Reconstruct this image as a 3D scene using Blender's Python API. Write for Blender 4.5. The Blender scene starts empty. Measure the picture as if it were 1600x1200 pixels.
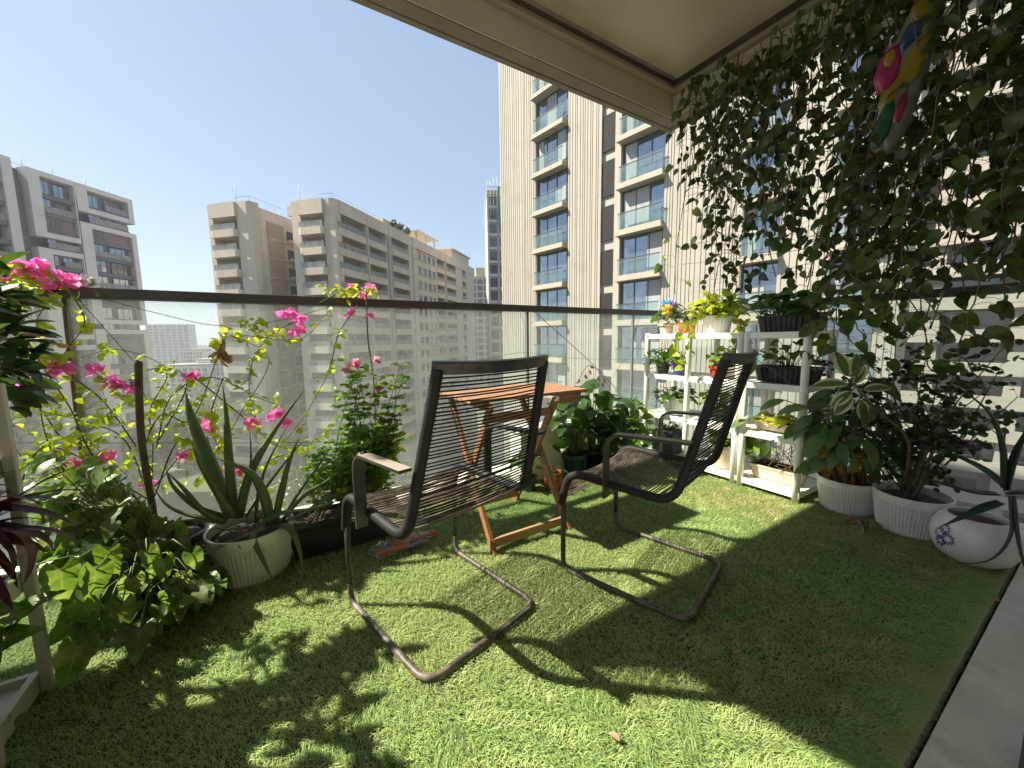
import bpy, math, random
import numpy as np
from mathutils import Vector, Matrix
R = math.radians
rng = np.random.default_rng(11)
random.seed(11)
sc = bpy.context.scene
COL = sc.collection
A = np.array

# ------------------------------------------------------------------ camera
F_, PITCH, YAW, ROLL, HC = 600., math.atan(71/600.), R(31.5), R(.75), 1.0
fw = A([math.sin(YAW)*math.cos(PITCH), math.cos(YAW)*math.cos(PITCH), -math.sin(PITCH)])
rt = A([math.cos(YAW), -math.sin(YAW), 0.]); up = np.cross(rt, fw)
rt, up = rt*math.cos(ROLL)-up*math.sin(ROLL), up*math.cos(ROLL)+rt*math.sin(ROLL)
CP = A([0, 0, HC])
cam = bpy.data.objects.new('camera', bpy.data.cameras.new('camera')); COL.objects.link(cam)
cam.matrix_world = Matrix(((rt[0], up[0], -fw[0], CP[0]), (rt[1], up[1], -fw[1], CP[1]), (rt[2], up[2], -fw[2], CP[2]), (0, 0, 0, 1)))
cam.data.lens = F_/1600*36; cam.data.sensor_width = 36; cam.data.clip_start = .02; cam.data.clip_end = 20000
sc.camera = cam
def ray(px, py): return fw+rt*((px-800)/F_)+up*((600-py)/F_)
def wz(px, py, z=0.): d = ray(px, py); return CP+d*((z-HC)/d[2])      # surveyed points: where a sight line meets a known plane
def wy(px, py, Y): d = ray(px, py); return CP+d*(Y/d[1])
def wx(px, py, X): d = ray(px, py); return CP+d*(X/d[0])

# ------------------------------------------------------------------ mesh builder
def nrm(v):
    v = A(v, float); return v/(np.linalg.norm(v)+1e-12)
class MB:
    def __init__(s): s.v = []; s.f = {}; s.a = []; s.n = 0; s.m = {}
    def add(s, v, f, a=None, mi=0):
        v = A(v, float).reshape(-1, 3)
        for q in (f if isinstance(f, list) else [f]):
            q = np.atleast_2d(A(q, int)); k = q.shape[1]
            s.f.setdefault(k, []).append(q+s.n); s.m.setdefault(k, []).append(np.full(len(q), mi))
        s.v.append(v); s.a.append(np.zeros((len(v), 3)) if a is None else np.broadcast_to(A(a, float), (len(v), 3))); s.n += len(v)
    def build(s, name, mat, parent=None, smooth=True, bevel=0, world=False, auto=None):
        V = np.concatenate(s.v); At = np.concatenate(s.a)
        if world and parent is not None: V = V-A(parent.location)
        me = bpy.data.meshes.new(name)
        loops, starts, tot, mi = [], [], 0, []
        for k, L in s.f.items():
            q = np.concatenate(L); loops.append(q.ravel()); starts.append(tot+np.arange(len(q))*k); tot += q.size; mi.append(np.concatenate(s.m[k]))
        loops = np.concatenate(loops); starts = np.concatenate(starts); mi = np.concatenate(mi)
        me.vertices.add(len(V)); me.vertices.foreach_set('co', V.astype(np.float32).ravel())
        me.loops.add(len(loops)); me.loops.foreach_set('vertex_index', loops.astype(np.int32))
        me.polygons.add(len(starts)); me.polygons.foreach_set('loop_start', starts.astype(np.int32))
        me.polygons.foreach_set('material_index', mi.astype(np.int32))
        me.polygons.foreach_set('use_smooth', np.full(len(starts), smooth))
        me.update(calc_edges=True); me.validate()
        at = me.attributes.new('lf', 'FLOAT_VECTOR', 'POINT'); at.data.foreach_set('vector', At.astype(np.float32).ravel())
        for m in (mat if isinstance(mat, (list, tuple)) else [mat]): me.materials.append(m)
        o = bpy.data.objects.new(name, me); COL.objects.link(o)
        if parent is not None: o.parent = parent
        if bevel:
            b = o.modifiers.new('bevel', 'BEVEL'); b.width = bevel; b.segments = 2; b.limit_method = 'ANGLE'
        if auto:
            me.polygons.foreach_set('use_smooth', np.full(len(starts), True))
            me.set_sharp_from_angle(angle=R(auto))
        return o
BOXF = [[0, 3, 2, 1], [4, 5, 6, 7], [0, 1, 5, 4], [1, 2, 6, 5], [2, 3, 7, 6], [3, 0, 4, 7]]
def box(mb, x0, x1, y0, y1, z0, z1, a=None, mi=0):
    mb.add([(x0, y0, z0), (x1, y0, z0), (x1, y1, z0), (x0, y1, z0), (x0, y0, z1), (x1, y0, z1), (x1, y1, z1), (x0, y1, z1)], BOXF, a, mi)
def beam(mb, p, q, w, h, upv=(0, 0, 1), a=None):
    p, q = A(p, float), A(q, float); d = nrm(q-p); s = nrm(np.cross(d, upv)); u = np.cross(s, d)
    v = [e+s*w/2*i+u*h/2*j for e in (p, q) for i, j in ((-1, -1), (1, -1), (1, 1), (-1, 1))]
    mb.add(v, [[3, 2, 1, 0], [4, 5, 6, 7], [0, 1, 5, 4], [1, 2, 6, 5], [2, 3, 7, 6], [3, 0, 4, 7]], a)
def smooth_path(pts, n):
    pts = A(pts, float); m = len(pts)
    if m < 3:
        t = np.linspace(0, 1, n)[:, None]; return pts[0]*(1-t)+pts[-1]*t
    P = np.vstack([2*pts[0]-pts[1], pts, 2*pts[-1]-pts[-2]]); out = []
    for u in np.linspace(0, m-1-1e-9, n):
        i = int(u); t = u-i; a, b, c, d = P[i:i+4]
        out.append(.5*(2*b+(c-a)*t+(2*a-5*b+4*c-d)*t*t+(3*b-a-3*c+d)*t**3))
    return A(out)
def fillet(pts, r, k=6):
    pts = [A(p, float) for p in pts]; out = [pts[0]]
    for i in range(1, len(pts)-1):
        a, b, c = pts[i-1], pts[i], pts[i+1]; rr = min(r, .48*np.linalg.norm(a-b), .48*np.linalg.norm(c-b))
        p, q = b+nrm(a-b)*rr, b+nrm(c-b)*rr
        for t in np.linspace(0, 1, k): out.append((1-t)**2*p+2*t*(1-t)*b+t*t*q)
    out.append(pts[-1]); return A(out)
def resample(pts, step):
    pts = A(pts, float); s = np.r_[0, np.cumsum(np.linalg.norm(np.diff(pts, axis=0), axis=1))]; n = max(2, int(s[-1]/step)+1)
    q = np.linspace(0, s[-1], n); return np.stack([np.interp(q, s, pts[:, i]) for i in range(3)], 1)
def tube(mb, pts, r, n=6, a=None, flat=1.):
    pts = A(pts, float); m = len(pts); r = np.broadcast_to(A(r, float), (m,))
    T = np.gradient(pts, axis=0); T /= np.linalg.norm(T, axis=1)[:, None]+1e-12
    u = np.cross(T[0], (0, 0, 1.)); u = nrm(u) if np.linalg.norm(u) > .05 else A([1., 0, 0]); V = []
    th = np.linspace(0, 2*math.pi, n, endpoint=False)
    for i in range(m):
        u = nrm(u-T[i]*np.dot(u, T[i])); w = np.cross(T[i], u)
        V.append(pts[i]+r[i]*(np.cos(th)[:, None]*u+flat*np.sin(th)[:, None]*w))
    i, j = np.meshgrid(np.arange(m-1), np.arange(n), indexing='ij'); i = i.ravel(); j = j.ravel(); k = (j+1) % n
    mb.add(np.concatenate(V), [np.stack([i*n+j, i*n+k, (i+1)*n+k, (i+1)*n+j], 1), [list(range(n))[::-1]], [list(range((m-1)*n, m*n))]], a)
def lathe(mb, prof, n=36, c=(0, 0, 0), rib=None, a=None, squash=1.):
    V = []; th = np.linspace(0, 2*math.pi, n, endpoint=False)
    for r, z in prof:
        rr = np.full(n, float(r))
        if rib and rib[2] <= z <= rib[3]: rr = rr+rib[1]*np.where(np.arange(n) % rib[0] < rib[0]//2, 1, -1)
        V.append(np.stack([c[0]+rr*np.cos(th), c[1]+squash*rr*np.sin(th), np.full(n, c[2]+z)], 1))
    m = len(prof); i, j = np.meshgrid(np.arange(m-1), np.arange(n), indexing='ij'); i = i.ravel(); j = j.ravel(); k = (j+1) % n
    f = [np.stack([i*n+j, i*n+k, (i+1)*n+k, (i+1)*n+j], 1)]
    if prof[0][0] > 1e-4: f.append([list(range(n))[::-1]])
    mb.add(np.concatenate(V), f, a)
def puffy(mb, outline, o, ex, ey, th):
    P = A(outline, float); c = P.mean(0); ez = np.cross(ex, ey); n = len(P); V = []
    rings = [(1, 0), (.93, .55), (.7, .85), (.35, 1)]
    for sgn in (1, -1):
        for s, h in rings: V += [o+ex*q[0]+ey*q[1]+ez*(sgn*h*th/2) for q in c+(P-c)*s]
        V.append(o+ex*c[0]+ey*c[1]+ez*(sgn*th/2))
    f4, f3 = [], []; B = 4*n+1
    for b, fl in ((0, 0), (B, 1)):
        for k in range(3):
            for i in range(n):
                q = [b+k*n+i, b+k*n+(i+1) % n, b+(k+1)*n+(i+1) % n, b+(k+1)*n+i]; f4.append(q[::-1] if fl else q)
        for i in range(n):
            q = [b+3*n+i, b+3*n+(i+1) % n, b+4*n]; f3.append(q[::-1] if fl else q)
    mb.add(V, [f4, f3])

# ------------------------------------------------------------------ leaves
T = {'heart': ([0, .09, .26, .48, .7, .87, 1], [.34, .86, 1, .84, .55, .25, 0], -.1),
     'ovate': ([0, .12, .32, .55, .76, .91, 1], [.08, .6, .96, 1, .7, .32, 0], 0),
     'round': ([0, .14, .36, .6, .82, .95, 1], [.12, .72, 1, .97, .7, .34, 0], 0),
     'lance': ([0, .14, .34, .56, .78, .92, 1], [.14, .62, .96, .93, .58, .25, 0], 0),
     'strap': ([0, .16, .36, .58, .8, .93, 1], [.7, 1, 1, .88, .58, .25, 0], 0),
     'arrow': ([0, .07, .22, .42, .66, .86, 1], [.62, 1.0, .98, .74, .46, .2, 0], -.26)}
TF = {}
for _k, (_t, _w, _l) in T.items():
    _p = smooth_path(np.stack([_t, _w, np.zeros(len(_t))], 1), 15); TF[_k] = (np.clip(_p[:, 0], 0, 1), np.clip(_p[:, 1], 0, 1.05), _l)
def leaf(mb, b, d, up_, L, W, kind='heart', droop=.6, fold=.25, rnd=None, wave=0.):
    t, w, lobe = (TF if L > .075 else T)[kind]; t = A(t); w = A(w)*W/2; k = len(t)
    d = nrm(d); s = np.cross(d, up_)
    if np.linalg.norm(s) < .05: s = np.cross(d, (1., .3, .2))
    s = nrm(s); n = np.cross(s, d); an = droop*t
    dirs = np.cos(an)[:, None]*d-np.sin(an)[:, None]*n; nn = np.cos(an)[:, None]*n+np.sin(an)[:, None]*d
    P = A(b, float)+np.vstack([np.zeros(3), np.cumsum((dirs[1:]+dirs[:-1])/2*np.diff(t)[:, None]*L, axis=0)])
    ws = wave*W*np.sin(np.arange(k)*2.1+random.random()*6)
    E1 = P+s*w[:, None]+nn*(fold*w+ws)[:, None]; E2 = P-s*w[:, None]+nn*(fold*w-ws)[:, None]
    if lobe:
        lb = (lobe*L*np.clip(1-t/.2, 0, 1))[:, None]*d; E1 = E1+lb; E2 = E2+lb
    V = np.concatenate([E1, P, E2]); i = np.arange(k-1)
    r = random.random() if rnd is None else rnd
    at = np.zeros((3*k, 3)); at[:k, 0] = 1; at[2*k:, 0] = -1; at[:, 1] = np.tile(t, 3); at[:, 2] = r
    mb.add(V, np.concatenate([np.stack([i, i+1, k+i+1, k+i], 1), np.stack([k+i, k+i+1, 2*k+i+1, 2*k+i], 1)]), at)
def rv(s=1.): return rng.normal(size=3)*s

# ------------------------------------------------------------------ materials
def new_mat(name):
    m = bpy.data.materials.new(name); m.use_nodes = True; nt = m.node_tree; nt.nodes.clear()
    out = nt.nodes.new('ShaderNodeOutputMaterial'); return m, nt, out
def nd(nt, typ, **kw):
    n = nt.nodes.new(typ)
    for k, v in kw.items():
        if k.startswith('i_'):
            key = k[2:].replace('_', ' '); n.inputs[int(key) if key.isdigit() else key].default_value = v
        else: setattr(n, k, v)
    return n
def c4(c): return (c[0], c[1], c[2], 1.)
def mixc(nt, fac, a, b, typ='MIX'):
    m = nt.nodes.new('ShaderNodeMix'); m.data_type = 'RGBA'; m.blend_type = typ
    for sock, v in ((m.inputs[0], fac), (m.inputs[6], a), (m.inputs[7], b)):
        if hasattr(v, 'is_output'): nt.links.new(v, sock)
        else: sock.default_value = v if not isinstance(v, (tuple, list)) else c4(v)
    return m.outputs[2]
def ramp(nt, fac, stops):
    r = nt.nodes.new('ShaderNodeValToRGB'); e = r.color_ramp.elements
    while len(e) < len(stops): e.new(.5)
    for x, (p, c) in zip(e, stops): x.position = p; x.color = c4(c) if isinstance(c, (tuple, list)) else (c, c, c, 1)
    nt.links.new(fac, r.inputs[0]); return r.outputs[0]
def noise(nt, scale, detail=4, rough=.55, stretch=None, coord='Object'):
    tc = nt.nodes.new('ShaderNodeTexCoord'); v = tc.outputs[coord]
    if stretch:
        mp = nt.nodes.new('ShaderNodeMapping'); mp.inputs['Scale'].default_value = stretch; nt.links.new(v, mp.inputs[0]); v = mp.outputs[0]
    n = nd(nt, 'ShaderNodeTexNoise', i_Scale=scale, i_Detail=detail, i_Roughness=rough); nt.links.new(v, n.inputs['Vector']); return n.outputs[0]
def pmat(name, col, rough=.6, var=.2, scale=6, bump=0., bscale=40, metal=0., spec=.5, dirt=None, dscale=3, dlo=.5, dhi=.7, stretch=None, coat=0.):
    m, nt, out = new_mat(name); b = nd(nt, 'ShaderNodeBsdfPrincipled', i_Roughness=rough, i_Metallic=metal)
    b.inputs['Specular IOR Level'].default_value = spec; b.inputs['Coat Weight'].default_value = coat
    n = noise(nt, scale, 5, .6, stretch)
    c = ramp(nt, n, [(.3, tuple(x*(1-var) for x in col)), (.7, tuple(min(1, x*(1+var)) for x in col))])
    if dirt:
        f = ramp(nt, noise(nt, dscale, 6, .65), [(dlo, 0.), (dhi, 1.)]); c = mixc(nt, f, c, dirt)
    nt.links.new(c, b.inputs['Base Color'])
    if bump:
        bn = nd(nt, 'ShaderNodeBump', i_Strength=bump, i_Distance=.01); nt.links.new(noise(nt, bscale, 4), bn.inputs['Height']); nt.links.new(bn.outputs[0], b.inputs['Normal'])
    nt.links.new(b.outputs[0], out.inputs[0]); return m
def leafmat(name, dark, light, trans=.4, tcol=None, vein=None, vw=.12, var=None, vthr=(.5, .6), vscale=30, rough=.38, edge=None, spec=.4):
    m, nt, out = new_mat(name)
    at = nd(nt, 'ShaderNodeAttribute', attribute_name='lf'); sp = nt.nodes.new('ShaderNodeSeparateXYZ'); nt.links.new(at.outputs['Vector'], sp.inputs[0])
    c = mixc(nt, sp.outputs[2], dark, light)
    ab = nd(nt, 'ShaderNodeMath', operation='ABSOLUTE'); nt.links.new(sp.outputs[0], ab.inputs[0])
    c = mixc(nt, ramp(nt, noise(nt, 25, 3), [(.35, 0.), (.75, .45)]), c, tuple(x*1.5 for x in light))
    if var:
        c = mixc(nt, ramp(nt, noise(nt, vscale, 4, .6), [(vthr[0], 0.), (vthr[1], 1.)]), c, var)
    if edge: c = mixc(nt, ramp(nt, ab.outputs[0], [(.45, 0.), (.7, 1.)]), c, edge)
    if vein:
        c = mixc(nt, ramp(nt, ab.outputs[0], [(0, 1.), (vw, 0.)]), c, vein)
        mt = nd(nt, 'ShaderNodeMath', operation='MULTIPLY_ADD', i_1=-.22); nt.links.new(ab.outputs[0], mt.inputs[0]); nt.links.new(sp.outputs[1], mt.inputs[2])
        w = nd(nt, 'ShaderNodeMath', operation='PINGPONG', i_1=.075); nt.links.new(mt.outputs[0], w.inputs[0])
        c = mixc(nt, ramp(nt, w.outputs[0], [(0., .55), (.016, 0.)]), c, vein)
    p = nd(nt, 'ShaderNodeBsdfPrincipled', i_Roughness=rough); p.inputs['Specular IOR Level'].default_value = spec; nt.links.new(c, p.inputs['Base Color'])
    tr = nt.nodes.new('ShaderNodeBsdfTranslucent')
    tc = mixc(nt, 1., c, tcol or (1.9, 1.9, .7), 'MULTIPLY'); nt.links.new(tc, tr.inputs[0])
    mx = nd(nt, 'ShaderNodeMixShader', i_0=trans); nt.links.new(p.outputs[0], mx.inputs[1]); nt.links.new(tr.outputs[0], mx.inputs[2]); nt.links.new(mx.outputs[0], out.inputs[0]); return m
def glassmat(name, tint=(.93, .97, .96), dust=.1, dcol=(.8, .8, .76), ns=60.):
    m, nt, out = new_mat(name)
    t = nd(nt, 'ShaderNodeBsdfTransparent', i_Color=c4(tint)); g = nd(nt, 'ShaderNodeBsdfGlossy', i_Roughness=.02)
    lw = nd(nt, 'ShaderNodeFresnel', i_IOR=1.45); m1 = nt.nodes.new('ShaderNodeMixShader'); ge = nt.nodes.new('ShaderNodeNewGeometry'); fb = nd(nt, 'ShaderNodeMath', operation='SUBTRACT', i_0=1.); nt.links.new(ge.outputs['Backfacing'], fb.inputs[1]); ff = nd(nt, 'ShaderNodeMath', operation='MULTIPLY'); nt.links.new(lw.outputs[0], ff.inputs[0]); nt.links.new(fb.outputs[0], ff.inputs[1])
    nt.links.new(ff.outputs[0], m1.inputs[0]); nt.links.new(t.outputs[0], m1.inputs[1]); nt.links.new(g.outputs[0], m1.inputs[2])
    d = nd(nt, 'ShaderNodeBsdfDiffuse', i_Color=c4(dcol)); tl = nd(nt, 'ShaderNodeBsdfTranslucent', i_Color=c4(dcol)); ms = nt.nodes.new('ShaderNodeMixShader')
    nt.links.new(d.outputs[0], ms.inputs[1]); nt.links.new(tl.outputs[0], ms.inputs[2])
    n1 = noise(nt, 3, 5, .6, (1, 1, .35)); n2 = noise(nt, ns, 3, .7)
    ad = nd(nt, 'ShaderNodeMath', operation='MULTIPLY'); nt.links.new(n1, ad.inputs[0]); nt.links.new(n2, ad.inputs[1])
    f = ramp(nt, ad.outputs[0], [(.1, dust*.5), (.4, dust*1.7)])
    m2 = nt.nodes.new('ShaderNodeMixShader'); nt.links.new(f, m2.inputs[0]); nt.links.new(m1.outputs[0], m2.inputs[1]); nt.links.new(ms.outputs[0], m2.inputs[2])
    nt.links.new(m2.outputs[0], out.inputs[0]); return m

M = {}
M['concrete'] = pmat('concrete', (.68, .63, .55), .85, .15, 5, .4, 60, dirt=(.36, .32, .26), dscale=4, dlo=.55, dhi=.8)
M['beam_lit'] = pmat('beam_lit_tone', (.50, .46, .37), .8, .1, 2, .1, 80, dirt=(.40, .36, .28), dscale=1.5, dlo=.55, dhi=.8)  # bounce light on the beam's inner face, put into the colour
M['beam'] = pmat('beam_shaded_tone', (.20, .18, .15), .8, .15, 4, .15, 60, dirt=(.12, .105, .085), dscale=7, dlo=.6, dhi=.8)  # beam colour darkened to hold the shade of its underside
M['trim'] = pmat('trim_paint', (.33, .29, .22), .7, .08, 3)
M['white_wall'] = pmat('white_wall', (.75, .73, .68), .8, .07, 3, .1, 60, dirt=(.5, .47, .4), dscale=3, dlo=.55, dhi=.85)
M['rail'] = pmat('rail_metal', (.075, .07, .068), .45, .15, 9, spec=.4, dirt=(.16, .15, .14), dscale=6, dlo=.6, dhi=.9)
M['glass'] = glassmat('dusty_glass')
M['plastic'] = pmat('white_plastic', (.78, .77, .72), .45, .05, 5, dirt=(.5, .46, .38), dscale=9, dlo=.58, dhi=.9)
M['rackwood'] = pmat('painted_wood', (.62, .60, .55), .6, .08, 6, .15, 30, dirt=(.28, .24, .19), dscale=14, dlo=.6, dhi=.75)
M['frame'] = pmat('dark_tube', (.035, .035, .037), .38, .2, 12, spec=.5, dirt=(.10, .09, .08), dscale=12, dlo=.5, dhi=.75)
M['base'] = pmat('dusty_tube', (.06, .053, .046), .5, .25, 12, spec=.5, dirt=(.19, .155, .125), dscale=18, dlo=.45, dhi=.65)
M['cord'] = pmat('black_cord', (.018, .018, .02), .6, .2, 60, spec=.25, dirt=(.035, .032, .03), dscale=20, dlo=.55, dhi=.8)
M['seatcord'] = pmat('dusty_cord', (.07, .058, .05), .6, .3, 30, dirt=(.25, .20, .165), dscale=11, dlo=.42, dhi=.62)
M['armdust'] = pmat('dusty_arm', (.045, .045, .047), .45, .2, 10, dirt=(.30, .26, .21), dscale=4, dlo=.35, dhi=.55)
M['armblack'] = pmat('black_arm', (.03, .03, .032), .4, .2, 10, dirt=(.07, .062, .055), dscale=6, dlo=.5, dhi=.75)
M['teak'] = pmat('oiled_wood', (.34, .185, .10), .5, .3, 14, .15, 40, stretch=(1.2, 14, 14))
M['teakleg'] = pmat('oiled_wood_leg', (.29, .135, .065), .5, .3, 14, .15, 40, stretch=(14, 5, 5))
M['soil'] = pmat('potting_soil', (.06, .042, .03), .95, .5, 60, 1., 90)
M['potwhite'] = pmat('pot_white', (.76, .76, .71), .5, .06, 5, dirt=(.50, .45, .36), dscale=7, dlo=.54, dhi=.85)
M['potbeige'] = pmat('pot_beige', (.62, .52, .38), .55, .08, 5)
M['potblack'] = pmat('pot_black', (.018, .018, .019), .45, .2, 8, dirt=(.05, .045, .04), dscale=9, dlo=.5, dhi=.8)
M['potred'] = pmat('pot_red', (.50, .045, .022), .4, .15, 8)
M['terracotta'] = pmat('terracotta', (.33, .085, .035), .5, .25, 10, .2, 40, dirt=(.12, .05, .03), dscale=8, dlo=.5, dhi=.75)
M['potblue'] = pmat('pot_blue', (.03, .035, .16), .3, .15, 8)
M['potteal'] = pmat('pot_teal', (.02, .07, .065), .35, .15, 8)
M['bark'] = pmat('bark', (.14, .09, .055), .85, .35, 30, .5, 60, stretch=(6, 6, 1))
M['stem'] = pmat('stem_brown', (.13, .09, .05), .7, .35, 20)
M['gstem'] = pmat('stem_green', (.10, .16, .035), .55, .25, 20)
M['twig'] = pmat('dry_twig', (.13, .08, .05), .85, .4, 30)
M['wire'] = pmat('black_wire', (.02, .02, .02), .5, .1, 10)
M['wood'] = pmat('raw_wood', (.50, .26, .12), .6, .2, 30, stretch=(3, 20, 20))
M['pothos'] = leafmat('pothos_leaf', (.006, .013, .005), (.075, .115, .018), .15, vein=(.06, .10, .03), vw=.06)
M['lime'] = leafmat('lime_pothos_leaf', (.22, .31, .025), (.38, .45, .05), .45, tcol=(1.5, 1.4, .5), vein=(.42, .48, .1), vw=.06)
M['syng'] = leafmat('syngonium_leaf', (.055, .115, .025), (.115, .20, .045), .45, vein=(.20, .26, .12), vw=.1, var=(.20, .26, .13), vthr=(.48, .64), vscale=26)
M['green'] = leafmat('green_leaf', (.03, .075, .016), (.07, .135, .028), .38, vein=(.09, .15, .05), vw=.07)
M['boug'] = leafmat('bougainvillea_leaf', (.20, .29, .035), (.38, .43, .06), .58, tcol=(1.6, 1.5, .6))
M['rose'] = leafmat('rose_leaf', (.08, .16, .028), (.18, .28, .045), .5)
M['magenta'] = leafmat('magenta_bract', (.78, .15, .50), (.92, .34, .68), .45, tcol=(1.2, 1., 1.2), rough=.6)
M['pink'] = leafmat('pink_petal', (.66, .22, .34), (.80, .40, .50), .4, tcol=(1.1, 1., 1.), rough=.6)
M['succ'] = leafmat('succulent_leaf', (.028, .065, .02), (.065, .12, .03), .22, rough=.3)
M['purple'] = leafmat('purple_leaf', (.035, .012, .018), (.075, .022, .03), .2, rough=.3)
M['aloe'] = leafmat('aloe_skin', (.085, .15, .065), (.14, .21, .09), .15, var=(.17, .25, .12), vthr=(.62, .7), vscale=60, rough=.4)
M['aloedark'] = leafmat('dark_aloe_skin', (.018, .045, .024), (.035, .075, .035), .1, var=(.08, .13, .06), vthr=(.64, .72), vscale=60, rough=.35)
M['rubber'] = leafmat('variegated_leaf', (.05, .10, .035), (.09, .14, .05), .3, vein=(.3, .33, .15), vw=.05, edge=(.62, .58, .36))
M['arch'] = leafmat('pale_pothos_leaf', (.014, .034, .009), (.12, .18, .03), .3, vein=(.07, .11, .03), vw=.06)
M['murraya'] = leafmat('small_dark_leaf', (.012, .028, .01), (.035, .06, .018), .2, rough=.3)
M['dief'] = leafmat('dieffenbachia_leaf', (.05, .105, .045), (.10, .17, .065), .3, vein=(.12, .17, .09), vw=.05)
M['yellow'] = leafmat('withered_leaf', (.25, .13, .03), (.42, .27, .05), .35, tcol=(1.5, 1.3, .7), rough=.7)
M['dry'] = leafmat('dead_leaf', (.16, .09, .05), (.38, .26, .16), .2, tcol=(1.2, 1., .8), rough=.8)
M['cream'] = leafmat('cream_green_leaf', (.13, .21, .07), (.25, .32, .12), .4, edge=(.30, .36, .17))

# ------------------------------------------------------------------ things
def thing(name, label, cat, loc=(0, 0, 0), rot=0., group=None):
    o = bpy.data.objects.new(name, None); COL.objects.link(o); o.location = tuple(float(x) for x in loc); o.rotation_euler = (0, 0, rot); o.empty_display_size = .1
    o['label'] = label; o['category'] = cat
    if group: o['group'] = group
    return o
def tag(o, label, cat, group=None):
    o['label'] = label; o['category'] = cat
    if group: o['group'] = group
    return o
def struct(o, kind='structure'): o['kind'] = kind; return o
def dup(root, loc, rot=0., label=None, scale=1.):
    r = root.copy(); COL.objects.link(r); r.location = loc; r.rotation_euler = (0, 0, rot); r.scale = (scale,)*3
    if label: r['label'] = label
    for ch in list(root.children):
        c = ch.copy(); COL.objects.link(c); c.parent = r
        for g in list(ch.children):
            d = g.copy(); COL.objects.link(d); d.parent = c
    return r
# ------------------------------------------------------------------ light
SAZ, SEL = A([-.833, .5535]), R(47.8)
S = Vector((SAZ[0]*math.cos(SEL), SAZ[1]*math.cos(SEL), math.sin(SEL)))
sun = bpy.data.objects.new('sun', bpy.data.lights.new('sun', 'SUN')); COL.objects.link(sun)
sun.data.energy = 5.0; sun.data.angle = R(.53); sun.data.color = (1., .90, .73); sun.rotation_euler = S.to_track_quat('Z', 'Y').to_euler(); sun.location = (-8, 5, 12)
w = bpy.data.worlds.new('World'); sc.world = w; w.use_nodes = True; wn = w.node_tree
sky = wn.nodes.new('ShaderNodeTexSky'); sky.sky_type = 'NISHITA'; sky.sun_disc = False; sky.sun_elevation = SEL; sky.sun_rotation = math.atan2(S.x, S.y)
sky.air_density = 1.0; sky.dust_density = .7; sky.ozone_density = 1.1; sky.altitude = 50
hs = nd(wn, 'ShaderNodeHueSaturation', i_Saturation=.8); wn.links.new(sky.outputs[0], hs.inputs['Color'])
wn.links.new(mixc(wn, .6, hs.outputs[0], (1.75, 2.5, 3.55)), wn.nodes['Background'].inputs[0]); wn.nodes['Background'].inputs[1].default_value = .083
sc.view_settings.view_transform = 'Standard'; sc.view_settings.look = 'None'; sc.view_settings.exposure = 1.4; sc.view_settings.gamma = 1
sc.cycles.max_bounces = 7; sc.cycles.transparent_max_bounces = 24; sc.cycles.diffuse_bounces = 4; sc.cycles.glossy_bounces = 3; sc.cycles.transmission_bounces = 4
sc.cycles.use_denoising = True; sc.cycles.caustics_reflective = False; sc.cycles.caustics_refractive = False; sc.cycles.sample_clamp_indirect = 6

# ------------------------------------------------------------------ balcony
def prism(mb, poly, z0, z1):
    n = len(poly); V = [(x, y, z0) for x, y in poly]+[(x, y, z1) for x, y in poly]
    mb.add(V, [[list(range(n))[::-1]], [list(range(n, 2*n))], [[i, (i+1) % n, n+(i+1) % n, n+i] for i in range(n)]])
b = MB(); box(b, -2.6, 3.3, .199, 2.6, -.22, -.006); struct(b.build('balcony_floor', M['concrete'], smooth=False))
b = MB(); box(b, -2.6, 3.3, -.40, .182, -.22, .008); struct(b.build('door_sill', M['concrete'], smooth=False, bevel=.004))
b = MB(); box(b, -2.6, 3.3, .182, .199, -.22, -.06); struct(b.build('drain_channel', pmat('drain_dirt', (.03, .026, .02), .95, .5, 20), smooth=False))
b = MB(); box(b, -2.6, 2.97, 2.30, 2.44, -.2, .03); box(b, 2.97, 3.12, -.35, 2.44, -.2, .03); struct(b.build('curb', M['concrete'], smooth=False, bevel=.006))
TX0, TX1, TY0, TY1 = -1.35, 2.955, .226, 2.285
b = MB(); b.add([(TX0, TY0, 0), (TX1, TY0, 0), (TX1, TY1, 0), (TX0, TY1, 0)], [[0, 1, 2, 3]]); struct(b.build('turf_base', pmat('turf_backing', (.07, .10, .035), .95, .4, 40), smooth=False))
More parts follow.
